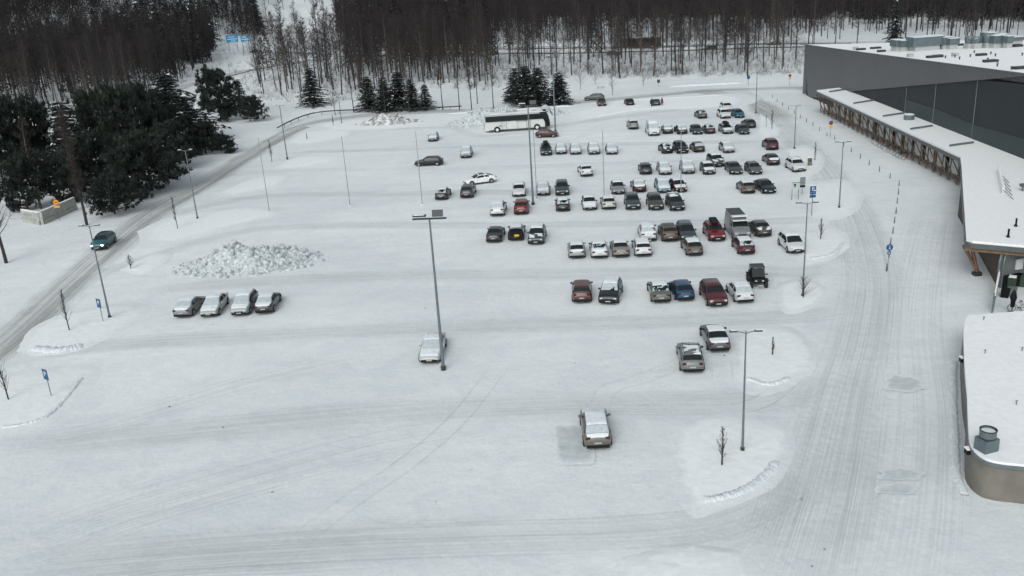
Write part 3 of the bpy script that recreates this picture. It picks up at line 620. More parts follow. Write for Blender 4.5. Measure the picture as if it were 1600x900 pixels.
def sect(T, x, s):                          # point on the skin, s 0 (sill) .. 6 (centre of the roof)
    zt = prof(T, x); w_ = half(T, x); zb = .22+.10*(1-sst(min(x, T['L']-x)/.5)); bl = min(T['belt']+.05*x/T['L'], zt-.03)
    up = max(0, min(1, (zt-bl)/(T['H']-T['belt']))); slope = .17 if T is not CT['van'] else .08
    wr = w_*(.90-slope*up); pts = [(w_*.93, zb), (w_*.985, zb+.14), (w_, lerp(zb, bl, .55)), (w_*.965, bl), (wr, zt-.045-.02*up), (wr*.86, zt-.005), (0, zt+.025)]
    i = min(5, int(s)); f = s-i; a, b = pts[i], pts[i+1]; return (a[0]+(b[0]-a[0])*f, a[1]+(b[1]-a[1])*f)
def panel(T, xr, s0, s1, nx_, ns, side=0, off=.008, xf=None, keep=None, jit=0., skirt=False):
    """patch of the skin pushed off by `off`; side +1/-1 one flank, 0 across the centre line"""
    L = T['L']; rows = []; mb = MB()
    ss = [s0+(s1-s0)*k/ns for k in range(ns+1)]
    if side == 0: cols = [(s, 1) for s in ss]+[(s, -1) for s in ss[::-1][1:]]
    else: cols = [(s, side) for s in ss]
    def pt(x, s, sd):
        y, z = sect(T, x, s); return Vector((L/2-x, y*sd, z))
    vs = []; nc = len(cols)
    for i in range(nx_+1):
        x0 = xr[0]+(xr[1]-xr[0])*i/nx_
        for j, (s, sd) in enumerate(cols):
            x = x0+(xf(s) if xf else 0); x = min(max(x, .01), L-.01)
            p = pt(x, s, sd); e = .03; tx = pt(min(x+e, L-.005), s, sd)-pt(max(x-e, .005), s, sd); ds = .1 if s < 5.9 else -.1
            ts = (pt(x, min(s+.1, 6), sd)-pt(x, max(s-.1, 0), sd))
            n_ = tx.cross(ts); n_ = n_ if n_.length > 1e-6 else Vector((0, 0, 1)); n_.normalize()
            if n_.z < 0 and s > 3.3: n_ = -n_
            if s <= 3.3 and n_.y*sd < 0: n_ = -n_
            b = skirt and (i in (0, nx_) or j in (0, nc-1)); o = .004 if b else off*(1+jit*noise.noise(p*2.3))
            vs.append(p+n_*o)
    fs = [(i*nc+j, i*nc+j+1, (i+1)*nc+j+1, (i+1)*nc+j) for i in range(nx_) for j in range(nc-1)]
    if keep: fs = [f for f in fs if keep(sum((vs[q] for q in f), Vector())/4)]
    return mb.add(vs, fs)
CM = {}
def bodymesh(tn):
    T = CT[tn]; L = T['L']; xs_ = sorted(set([0.001, .04, .1, .2, .35, .55, L-.001, L-.04, L-.1, L-.2, L-.35]+[.55+.12*i for i in range(int((L-.95)/.12)+1)])); mb = MB()
    ss = [0, .5, 1, 1.5, 2, 2.5, 3, 3.5, 4, 4.5, 5, 5.5, 6]; cols = [(s, 1) for s in ss]+[(s, -1) for s in ss[::-1][1:]]; nc = len(cols); vs = []
    for x in xs_:
        for s, sd in cols: y, z = sect(T, x, s); vs.append((L/2-x, y*sd, z))
    fs = []; mi = []
    for i in range(len(xs_)-1):
        for j in range(nc):
            k = (j+1) % nc; fs.append((i*nc+j, i*nc+k, (i+1)*nc+k, (i+1)*nc+j)); mi.append(1 if (j in (0, nc-1, nc-2)) else 0)
    fs += [tuple(range(nc))[::-1], tuple(range((len(xs_)-1)*nc, len(xs_)*nc))]; mi += [0, 0]
    mb.v = vs; mb.f = fs; mb.m = mi
    # dark wheel arches
    for wx in (.80, L-.85):
        for sd in (-1, 1):
            w_ = half(T, wx); c = Vector((L/2-wx, sd*(w_-.012), .34)); n = 16; v2 = [c]+[c+Vector((math.cos(math.pi*q/n)*.40, sd*0.03, math.sin(math.pi*q/n)*.40)) for q in range(n+1)]
            v2[0] = c+Vector((0, sd*.03, 0)); mb.add(v2, [(0, q+1, q+2) if sd < 0 else (0, q+2, q+1) for q in range(n)], 1)
    return mb.mesh('car_body', [MT['white'], MT['trim']], True)
def carmesh(tn, key):
    if (tn, key) in CM: return CM[(tn, key)]
    T = CT[tn]; L, W = T['L'], T['W']; w0, w1 = T['ws']; r0, r1 = T['rg']; rz_ = T['H']
    if key == 'body': m = bodymesh(tn)
    elif key == 'windshield': m = panel(T, (w0+.05, w1-.03), 4.25, 6, 6, 5).mesh('windshield', [MT['glass']], True)
    elif key == 'rear_window':
        m = (panel(T, (r0+.04, r1-.06), 4.35, 6, 5, 5) if tn != 'van' else MB().box((-L/2-.012, 0, 1.7), (.02, 1.5, .6))).mesh('rear_window', [MT['glass']], tn != 'van')
    elif key.startswith('side'):
        sd = 1 if key[-1] == 'l' else -1; xe = (r0+.25 if tn != 'van' else 2.4)
        xa = lambda s: 0
        def keep(c):
            x = L/2-c.x; return prof(T, x) > T['belt']+.12 and abs(x-(w1+xe)/2*1.04) > .05
        m = panel(T, (w0+.3, xe), 3.12, 3.85, 30, 3, sd, keep=keep).mesh('side_window', [MT['glass']], True)
    elif key == 'headlight':
        m = MB().box((0, 0, 0), (.16, .36, .13)).mesh('headlight', [MT['lamp']])
    elif key == 'taillight': m = MB().box((0, 0, 0), (.12, .30, .15)).mesh('taillight', [MT['tail']])
    elif key == 'grille': z = prof(T, .06)-.20; m = MB().box((L/2+.004, 0, z), (.05, W*.42, .14)).box((L/2+.008, 0, .35), (.05, W*.76, .2)).mesh('grille', [MT['trim']])
    elif key == 'rear_bumper': m = MB().box((-L/2-.002, 0, .36), (.06, W*.80, .2)).mesh('rear_bumper', [MT['trim']])
    elif key == 'plate': m = MB().box((0, 0, 0), (.02, .46, .10)).mesh('number_plate', [MT['plate']])
    elif key == 'mirror': m = MB().box((0, 0, 0), (.12, .20, .14), taper=.8).mesh('wing_mirror', [MT['trim']])
    elif key == 'roofbox':
        mb = MB(); pts = [(-.95, .05), (-.85, .0), (.8, .0), (1.05, .12), (.9, .30), (-.7, .38), (-.95, .3)]
        for sd, k in ((-.40, .88), (-.32, 1), (.32, 1), (.40, .88)): mb.v += [(p[0]*k, sd, p[1]*k) for p in pts]
        n = 7; mb.f = [(i*n+j, i*n+(j+1) % n, (i+1)*n+(j+1) % n, (i+1)*n+j) for i in range(3) for j in range(n)]+[tuple(range(n))[::-1], tuple(range(3*n, 4*n))]; mb.m = [0]*len(mb.f)
        m = mb.mesh('roof_box', [MT['trim']])
    elif key == 'rail': m = MB().tube([(1.0, 0, 0), (.9, 0, .05), (-.9, 0, .05), (-1.0, 0, 0)], .02, 6).mesh('roof_rail', [MT['darkm']])
    elif key == 'tyre':
        r = .33 if tn in ('hatch', 'sedan', 'fast', 'wagon') else .36
        m = MB().tube([(0, -.11, 0), (0, -.09, 0), (0, .09, 0), (0, .11, 0)], [r*.9, r, r, r*.9], 24).mesh('tyre', [MT['tyre']])
    elif key == 'rim':
        mb = MB().tube([(0, -.105, 0), (0, .118, 0)], .17, 16)
        for k in range(5): a = k*1.2566; mb.tube([(0, .119, 0), (math.cos(a)*.22, .119, math.sin(a)*.22)], .028, 5)
        m = mb.mesh('rim', [MT['rim']])
    elif key[0] == '*':                    # snow: roof / hood / screen / rear, capital = patchy
        z = key[1]; pat = z.isupper(); thr = -.12 if pat else -9; sd_ = {'r': 1, 'h': 5, 'w': 9, 'b': 13, 't': 17}[z.lower()]
        keep = (lambda c: noise.noise(Vector((c.x*1.9+sd_*3.3, c.y*1.6+c.x*.7+sd_, c.z+len(tn))))+.35*noise.noise(Vector((c.x*6, c.y*6, sd_))) > thr) if pat else None
        rng = {'r': (w1+.03, r0-.02), 'h': (.18, w0-.02), 'w': (w0+.02, w1+.02), 'b': (r0-.01, r1-.02), 't': (r1+.0, L-.08)}[z.lower()]
        if rng[1]-rng[0] < .06: rng = (rng[0]-.05, rng[1]+.03)
        th = {'r': .055, 'h': .045, 'w': .022, 'b': .022, 't': .05}[z.lower()]
        m = panel(T, rng, 4.18 if z.lower() in 'wb' else 4.3, 6, 30 if pat else 16, 16 if pat else 9, off=th, keep=keep, jit=.5, skirt=True).mesh('snow_layer', [MT['frostg' if z.lower() in 'wb' else 'carsnow']], True)
    CM[(tn, key)] = m; return m
PC = {}
def pm(c):
    if c not in PC: PC[c] = paint(c)
    return PC[c]
def car(tn, col, snow, label, loc, hd, opts='', cat='car', group='cars in the snowy parking lot'):
    T = CT[tn]; L, W = T['L'], T['W']; name = {'hatch': 'hatchback_car', 'sedan': 'sedan_car', 'fast': 'liftback_car', 'wagon': 'estate_car', 'suv': 'suv_car', 'mpv': 'minivan_car', 'van': 'van'}[tn]
    t = thing(name, label, cat, (loc[0], loc[1], .03), R(hd), group)
    put('body', carmesh(tn, 'body'), t, m=pm(col))
    put('windshield', carmesh(tn, 'windshield'), t); put('rear_window', carmesh(tn, 'rear_window'), t)
    put('side_window', carmesh(tn, 'side_l'), t); put('side_window', carmesh(tn, 'side_r'), t)
    zf = prof(T, .1)-.12; zr = prof(T, L-.2)-.16 if tn != 'van' else 1.0
    for s_ in (-1, 1):
        hl = put('headlight', carmesh(tn, 'headlight'), t, (L/2-.075, s_*(half(T, .05)-.19), zf), s_*.45*-1)
        if 'L' in opts: hl.material_slots[0].link = 'OBJECT'; hl.material_slots[0].material = MT['lit']
        put('taillight', carmesh(tn, 'taillight'), t, (-L/2+.05, s_*(half(T, L-.05)-.14), zr), s_*.4)
        put('wing_mirror', carmesh(tn, 'mirror'), t, (L/2-T['ws'][0]-.42, s_*(W/2+.07), T['belt']+.06), m=(pm(col) if rs.rand() < .5 else None))
        for wx in (L/2-.80, -L/2+.85):
            wy = half(T, L/2-wx)-.075
            ty = put('wheel', carmesh(tn, 'tyre'), t, (wx, s_*wy, .33 if tn in ('hatch', 'sedan', 'fast', 'wagon') else .36), math.pi*(s_ < 0)); put('rim', carmesh(tn, 'rim'), ty, m=(MT['white_rim'] if 'W' in opts else None))
    put('grille', carmesh(tn, 'grille'), t); put('rear_bumper', carmesh(tn, 'rear_bumper'), t)
    put('number_plate', carmesh(tn, 'plate'), t, (L/2+.04, 0, .42)); put('number_plate', carmesh(tn, 'plate'), t, (-L/2-.03, 0, .62))
    for z in snow: put('snow_layer', carmesh(tn, '*'+z), t)
    if 'B' in opts: put('roof_box', carmesh(tn, 'roofbox'), t, (-.1, 0, T['H']+.06))
    if 'R' in opts:
        for s_ in (-1, 1): put('roof_rail', carmesh(tn, 'rail'), t, (-.45, s_*W*.33, T['H']-.01))
    if 'S' in opts: put('roof_glass', panel(T, (T['ws'][1]+.15, T['rg'][0]-.35), 4.6, 6, 6, 4, off=.01).mesh('roof_glass', [MT['glass']], True), t)
    return t
SIL, LSIL, WHT, DGR, BLK, RED, DRED = (.19, .205, .215), (.28, .305, .32), (.55, .57, .58), (.032, .036, .04), (.009, .01, .012), (.13, .014, .018), (.06, .010, .013)
BLU, TEAL, TAU, SLT, GGR, LBL, MGR, BRN, NVY, OLV, RBR = (.009, .045, .10), (.010, .085, .095), (.105, .09, .078), (.035, .048, .053), (.038, .05, .046), (.12, .20, .24), (.08, .088, .09), (.042, .033, .03), (.008, .015, .024), (.085, .085, .066), (.075, .024, .02)
def near(tn, px, py, f, dev=0.):           # px,py = foot of the end that faces us
    L = CT[tn]['L']; g_ = G(px, py); hd = (-92.5 if f == 'F' else 86.5)+dev; aw = hd+180 if f == 'F' else hd
    return (g_.x+math.cos(R(aw))*L/2, g_.y+math.sin(R(aw))*L/2), hd
CARS = [ # type, px, py, facing, extra turn, colour, snow, opts, label
 ('hatch', 676, 222, 'F', 0, LBL, 'rwh', '', 'small snow-topped pale blue hatchback alone in the upper left of the lot'),
 ('mpv', 728, 248, 'F', 0, SIL, 'rwhb', '', 'snow-covered silver car alone between the coach and the white liftback'),
 ('hatch', 689, 314, 'R', -4, DGR, 'rB', '', 'dark hatchback with snowy roof, left of a pair below the white liftback'),
 ('mpv', 729, 311, 'R', -2, DGR, '', '', 'dark grey car at the nose of the white liftback, without snow on its roof'),
 ('wagon', 811, 309, 'F', 0, WHT, 'r', '', 'white estate with a cleared black windshield beside the tall lamp post foot'),
 ('hatch', 849, 307, 'F', 0, LSIL, 'rwh', '', 'frosted silver blue hatchback right of the tall lamp post foot'),
 ('suv', 879, 307, 'F', 0, SLT, '', '', 'tall slate grey SUV without snow beside the frosted silver blue hatchback'),
 ('suv', 854, 244, 'F', 0, DGR, '', 'B', 'dark grey SUV with a roof box, first of five under the coach'),
 ('hatch', 877, 242, 'F', 0, LSIL, 'rwhb', '', 'snow-covered silver car second from the left in the row of five under the coach'),
 ('wagon', 900, 242.5, 'F', 0, LSIL, 'rwhb', '', 'snow-covered car in the middle of the row of five under the coach'),
 ('suv', 929, 242.5, 'F', 0, LSIL, 'rwhb', '', 'snow-covered SUV with dark bumper, fourth in the row of five under the coach'),
 ('sedan', 957, 242.5, 'F', 0, LSIL, 'rwhb', '', 'snow-covered sedan at the right end of the row of five under the coach'),
 ('sedan', 918, 277, 'R', 7, WHT, 'rt', '', 'white sedan with black rear bumper alone in the middle lane, turned slightly'),
 ('hatch', 1010, 274, 'R', 0, DGR, '', '', 'dark hatchback without snow at the left end of the row of six'),
 ('wagon', 1040.5, 274.5, 'F', 0, LSIL, 'rwhb', '', 'snow-covered silver estate right of the dark snowless hatchback'),
 ('suv', 1076.5, 273, 'F', 0, LSIL, 'rwh', '', 'snow-covered SUV with a dark bumper third in the row of six'),
 ('hatch', 1109.5, 274, 'F', 0, MGR, 'rh', '', 'grey car with snowy roof and bonnet in front of the green SUV'),
 ('suv', 1124, 262, 'F', 3, GGR, 'rH', '', 'grey green SUV with snowy roof tucked behind the row of six'),
 ('fast', 1151.5, 274, 'F', 3, GGR, '', '', 'dark green grey coupe without snow in the row of six'),
 ('hatch', 1183, 274, 'F', 2, MGR, '', '', 'mid grey rounded car at the right end of the row of six'),
 ('fast', 1210, 259.5, 'R', 0, BRN, 't', '', 'dark brown grey liftback between the dark red hatchback and the navy sedan'),
 ('suv', 1251, 270, 'F', 5, WHT, 'r', 'R', 'white SUV parked beside the ticket machine'),
 ('suv', 990.5, 203, 'R', 0, SIL, 'r', '', 'silver SUV with snowy roof and dark rear window left of the white delivery van'),
 ('van', 1023, 213, 'F', 2, WHT, 'rwh', '', 'white delivery van with snowy windshield in the upper rows'),
 ('sedan', 1044, 210, 'R', 0, SLT, 'rbt', '', 'snow-topped dark sedan directly right of the white delivery van'),
 ('sedan', 1067, 210.5, 'R', 1, DGR, 'rbt', '', 'snow-topped dark sedan behind the thin white pole, second from the delivery van'),
 ('hatch', 1091.5, 211, 'F', 2, SLT, '', '', 'slate green hatchback without snow, third from the white delivery van'),
 ('hatch', 1111, 210, 'R', 2, (.05, .03, .04), 'RB', '', 'dark plum hatchback with half melted snow, fourth from the delivery van'),
 ('wagon', 1139, 210, 'F', 4, SIL, 'h', 'B', 'silver estate with a dark roof box in the upper rows'),
 ('hatch', 1165, 211, 'F', 4, SLT, '', '', 'dark blue grey hatchback in front of the black rounded one, upper right'),
 ('hatch', 1175, 201, 'R', 6, DGR, '', '', 'dark rounded hatchback parked behind the blue grey one, upper right'),
 ('hatch', 1099, 186, 'R', 5, OLV, 'B', '', 'olive beige hatchback alone left of the two white SUVs'),
 ('suv', 1139, 175, 'F', 3, WHT, 'r', '', 'white SUV half hidden behind another white one at the top of the lot'),
 ('suv', 1135, 186, 'F', 4, WHT, 'r', '', 'white SUV beside the bright blue hatchback at the top of the lot'),
 ('hatch', 1157.5, 185, 'F', 4, (.010, .08, .13), '', '', 'bright blue hatchback at the top of the lot'),
 ('suv', 1208.5, 235.5, 'R', 2, DRED, '', '', 'dark red SUV by the slim street lamp at the right edge of the lot'),
 ('hatch', 1044, 241, 'R', 5, BLK, 'RBT', '', 'black car with broken snow patches, left of the group of three'),
 ('suv', 1068, 241, 'F', 5, BLK, '', '', 'black SUV without snow, middle of the group of three'),
 ('hatch', 1094, 239, 'R', 5, BRN, 'b', '', 'brown grey hatchback with frosted rear window, right of the group of three'),
 ('hatch', 1140.5, 240, 'F', 4, LSIL, 'rwhb', '', 'snow-covered silver car standing alone right of the group of three'),
 ('sedan', 1000, 302, 'R', 1, DRED, 'rbt', '', 'burgundy sedan under thick snow in front of the dark green cars'),
 ('hatch', 967, 305, 'F', 0, SIL, 'r', '', 'silver hatchback with a cleared windshield and snowy roof left of the burgundy sedan'),
 ('wagon', 1039, 303, 'F', 0, LBL, 'rwh', '', 'snow-covered light blue estate'),
 ('hatch', 1065, 302, 'F', 4, DRED, 'rh', '', 'dark red car with snow on roof and bonnet behind the thin white pole'),
 ('hatch', 1171, 304, 'R', 3, TAU, 'r', '', 'taupe hatchback left of the navy sedan'),
 ('sedan', 1204, 304, 'F', 5, NVY, '', '', 'navy black sedan without snow next to the taupe hatchback'),
 ('suv', 990, 329.5, 'F', 0, SLT, '', '', 'dark green grey SUV, left of three dark snowless cars in one row'),
 ('suv', 1026, 330, 'F', 0, (.045, .048, .04), '', '', 'dark olive grey SUV, middle of three dark cars in one row'),
 ('mpv', 1060, 331, 'F', 3, DGR, 'R', '', 'dark minivan with a snow patch on its roof, right of three dark cars'),
 ('hatch', 880, 332, 'R', 0, BLK, 'rB', '', 'black hatchback with snow on roof in front of the slate SUV'),
 ('hatch', 922.5, 330, 'F', 0, WHT, 'rh', '', 'white hatchback with a black windshield and snow on the bonnet'),
 ('hatch', 952, 329, 'R', 0, (.42, .42, .39), 'r', '', 'cream silver hatchback seen from behind next to the white one'),
 ('suv', 777, 339.5, 'R', -2, WHT, 'rb', '', 'white SUV seen from behind left of the red SUV'),
 ('suv', 814.5, 337, 'R', 0, RED, '', '', 'red SUV seen from behind near the foot of the tall lamp post'),
 ('sedan', 771, 381, 'R', -3, DGR, '', '', 'dark sedan without snow left of the estate with the raised tailgate'),
 ('suv', 837, 384, 'F', -5, SLT, 'rH', '', 'dark grey SUV with snow on roof and bonnet right of the raised tailgate'),
 ('hatch', 902, 406, 'R', 0, LSIL, 'rt', '', 'pale silver hatchback, first of four at the left end of its row'),
 ('sedan', 937.5, 406, 'R', 0, WHT, 'rBt', '', 'white sedan with partly cleared rear window, second of four'),
 ('sedan', 971, 404.5, 'R', 0, (.20, .19, .175), 'r', '', 'grey beige sedan, third of four'),
 ('wagon', 1006, 403, 'R', 0, WHT, 'r', '', 'white estate with tinted rear window, right of the grey beige sedan'),
 ('suv', 1014, 379, 'R', 0, WHT, 'rBt', '', 'white SUV with dark lower tail behind the white estate'),
 ('suv', 1048, 379.5, 'R', 0, (.10, .07, .055), '', 'S', 'bronze SUV with a glass roof'),
 ('mpv', 1076, 379, 'F', 0, SLT, '', '', 'dark teal grey minivan behind the taupe crossover'),
 ('hatch', 1087, 402, 'R', 3, TAU, 'r', '', 'taupe crossover in front of the teal grey minivan'),
 ('suv', 1122, 379, 'F', 2, RED, '', 'B', 'red SUV with a black roof box'),
 ('van', 1160, 376.5, 'F', 1, (.17, .18, .185), '', 'V', 'tall grey camper van with a dark panel on its roof'),
 ('sedan', 1195, 372, 'R', 4, (.055, .05, .052), 'T', '', 'dark sedan right of the camper van'),
 ('hatch', 1168, 400, 'R', 3, DRED, 'rB', '', 'red hatchback with snowy roof in front of the camper van'),
 ('mpv', 1246.5, 398, 'F', 1, WHT, 'r', '', 'white hatchback beside the sapling island behind the street lamp'),
 ('mpv', 909.5, 476, 'R', -3, RBR, '', '', 'rusty red hatchback at the left end of the lowest full row'),
 ('suv', 950, 478, 'F', -11, BLK, 'rW', '', 'black SUV half covered in snow, turned askew next to the rusty red hatchback'),
 ('sedan', 1034, 476, 'R', 1, (.10, .11, .095), 'rB', '', 'grey green sedan with snow left on its roof, left of the blue hatchback'),
 ('hatch', 1072, 473, 'R', 3, BLU, '', '', 'dark blue hatchback without snow in the lowest full row'),
 ('suv', 1123, 482, 'F', 1, (.07, .013, .016), '', '', 'dark red SUV facing the camera in the lowest full row'),
 ('hatch', 1165, 476, 'R', 4, WHT, 'rb', '', 'white hatchback in the lowest full row in front of the off-road buggy'),
 ('sedan', 1125, 553, 'R', 1, (.08, .08, .08), 'rt', '', 'dark sedan with snow on roof and boot beside the round island'),
 ('wagon', 1082.5, 586, 'R', -3, (.14, .15, .15), 'R', 'R', 'grey estate with a half cleared roof, nearest to the round island'),
 ('sedan', 284, 499, 'R', -1, SIL, 'rbt', '', 'silver sedan seen from behind, leftmost of four under the snow pile'),
 ('sedan', 326, 498, 'F', 3, (.30, .31, .29), 'rwh', '', 'champagne sedan second of four under the snow pile'),
 ('mpv', 374, 496, 'F', 2, LSIL, 'rwh', '', 'pale silver minivan third of four under the snow pile'),
 ('sedan', 412, 493, 'R', 5, DGR, 'rbt', '', 'black sedan with snowy back window, rightmost of four under the snow pile'),
 ('sedan', 671, 571, 'F', -3, (.42, .43, .41), 'rwh', '', 'frosted cream sedan behind the foot of the near tall lamp post'),
 ('suv', 935, 706, 'R', 1, (.12, .108, .094), 'rbth', '', 'beige crossover under a crust of snow, nearest to the camera'),
 ('suv', 941, 167, 'F', 0, BRN, '', '', 'dark brown SUV under the green estate at the upper road'),
 ('hatch', 985.5, 166, 'R', 5, BLK, '', '', 'black hatchback between the brown SUV and the two people'),
 ('sedan', 1026, 166.5, 'R', 0, SLT, 'r', '', 'dark car the two people are standing beside'),
]
for tn, px, py, f, dev, col, snow, op, lab in CARS:
    loc, hd = near(tn, px, py, f, dev+rs.normal()*.8); t = car(tn, col, snow, lab, loc, hd, op.replace('V', ''))
    if 'V' in op:
        put('roof_panel', MB().box((-.9, 0, 2.40), (3.2, 1.6, .05)).mesh('roof_panel', [MT['darkm']]), t); put('roof_rack', MB().box((1.0, 0, 2.40), (.5, 1.7, .12)).mesh('roof_rack', [MT['carsnow']]), t)
        put('visor', MB().box((1.55, 0, 2.02), (.35, 1.7, .06)).mesh('visor', [MT['white']]), t)
def sidecar(tn, pr, pf, far, col, snow, op, lab, group='cars in the snowy parking lot'):
    a, b = G(*pr), G(*pf); d = (b-a).normalized(); n_ = Vector((-d.y, d.x, 0)); n_ = n_ if n_.dot(Vector((a.x, a.y, 0)))*far > 0 else -n_
    c = (a+b)/2+n_*CT[tn]['W']/2; return car(tn, col, snow, lab, (c.x, c.y), math.degrees(math.atan2(d.y, d.x)), op, group=group)
sidecar('wagon', (691, 259), (647.5, 261), 1, BLK, '', '', 'black estate standing across the rows at the left of the lot')
sidecar('fast', (773, 285.5), (733, 291), 1, (.75, .76, .77), '', 'S', 'white liftback with a dark glass roof crossing above the dark pair')
sidecar('hatch', (838, 216), (870, 215), 1, DRED, '', '', 'dark red hatchback parked under the nose of the coach')
sidecar('wagon', (945, 156.5), (912, 158), 1, (.075, .095, .09), '', '', 'green grey estate driving on the upper road')
sidecar('suv', (184, 377), (166, 391), 1, TEAL, '', 'LS', 'teal SUV with lit headlights driving on the curved road', group='cars in traffic')
for pr, pf, col, lab in [((945, 87), (973, 86), BLK, 'black estate on the highway in front of the dark red bus'), ((1222, 71), (1197, 72), BLK, 'black car on the highway left of the store corner'),
                         ((404, 83), (386, 83), BLK, 'black car on the snowy road under the blue highway signs'), ((1118, 78), (1104, 79), DGR, 'dark car behind the trunks on the highway')]:
    sidecar('wagon', pr, pf, 1, col, '', '', lab, group='cars in traffic')
# estate with raised tailgate
loc, hd = near('wagon', 806, 378, 'R', -1); t = car('wagon', BLK, 'r', 'black estate with its tailgate raised', loc, hd, '')
L = CT['wagon']['L']; put('tailgate', MB().box((0, 0, 0), (.95, 1.45, .06)).mesh('tailgate', [MT['black']]), t, (-L/2-.12, 0, 1.72)).rotation_euler = (0, R(14), 0)
put('tailgate_window', MB().box((0, 0, 0), (.5, 1.15, .02)).mesh('tailgate_window', [MT['lamp']]), t, (-L/2-.1, 0, 1.76)).rotation_euler = (0, R(14), 0)
put('boot_opening', MB().box((-L/2+.0, 0, .92), (.12, 1.35, .62)).mesh('boot_opening', [MT['black']]), t)
put('cargo', MB().box((-L/2-.02, -.15, .78), (.2, .55, .22)).mesh('cargo', [MT['yellow']]), t)

# ---------------------------------------------------------------- off-road buggy
def buggy():
    g_ = G(1189, 452); hd = -96; t = thing('off_road_buggy', 'black off-road buggy with knobbly tyres and a roll cage', 'buggy', (g_.x, g_.y+1.45, .03), R(hd))
    MB().box((0, 0, .62), (2.3, .95, .32)).box((.95, 0, .82), (.9, 1.05, .28), taper=.8).box((-1.05, 0, .85), (.8, 1.2, .35)).box((-.05, .62, .62), (1.1, .2, .3)).box((-.05, -.62, .62), (1.1, .2, .3)).build('chassis', MT['black'], t)
    cg = MB()
    for s_ in (-1, 1): cg.tube([(.75, s_*.6, .85), (.35, s_*.6, 1.75), (-.7, s_*.6, 1.8), (-1.1, s_*.6, 1.0)], .035, 6); cg.tube([(-.3, s_*.6, .8), (-.25, s_*.6, 1.77)], .03, 6)
    for q in ((.35, 1.75), (-.7, 1.8)): cg.tube([(q[0], -.6, q[1]), (q[0], .6, q[1])], .035, 6)
    cg.build('roll_cage', MT['black'], t)
    MB().box((-.18, 0, 1.82), (1.2, 1.3, .05)).build('roof', MT['darkm'], t); MB().box((.38, 0, 1.80), (.06, 1.0, .07)).build('light_bar', MT['plate'], t)
    MB().add([(.74, -.56, .95), (.74, .56, .95), (.40, .56, 1.7), (.40, -.56, 1.7)], [(0, 1, 2, 3)]).build('windshield', MT['glass'], t)
    for s_ in (-1, 1):
        MB().box((-.35, s_*.3, .85), (.5, .45, .15)).box((-.6, s_*.3, 1.15), (.12, .45, .6)).build('seat', MT['trim'], t)
        MB().box((1.42, s_*.32, .8), (.06, .2, .1)).build('headlight', MT['lamp'], t)
        MB().box((.62, s_*.78, 1.18), (.08, .2, .14)).build('wing_mirror', MT['black'], t)
        for wx in (1.05, -1.0):
            w_ = MB().tube([(0, -.15, 0), (0, -.1, 0), (0, .1, 0), (0, .15, 0)], [.3, .37, .37, .3], 18)
            for k in range(14): a = k*6.283/14; w_.box((math.cos(a)*.37, 0, math.sin(a)*.37), (.05, .28, .05))
            o = w_.build('wheel', MT['tyre'], t); o.location = (wx, s_*.68, .37); MB().tube([(0, -.155, 0), (0, .155, 0)], .15, 12).build('rim', MT['darkm'], o)
            MB().box((wx, s_*.72, .80), (.75, .3, .05)).build('mudguard', MT['black'], t)
            MB().tube([(wx, s_*.3, .5), (wx, s_*.6, .38)], .04, 6).build('axle', MT['darkm'], t)
    MB().tube([(1.4, -.35, .5), (1.5, -.35, .7), (1.5, .35, .7), (1.4, .35, .5)], .03, 6).build('bull_bar', MT['black'], t)
    MB().box((1.55, .1, .36), (.08, .5, .1)).build('winch', MT['plate'], t)
buggy()

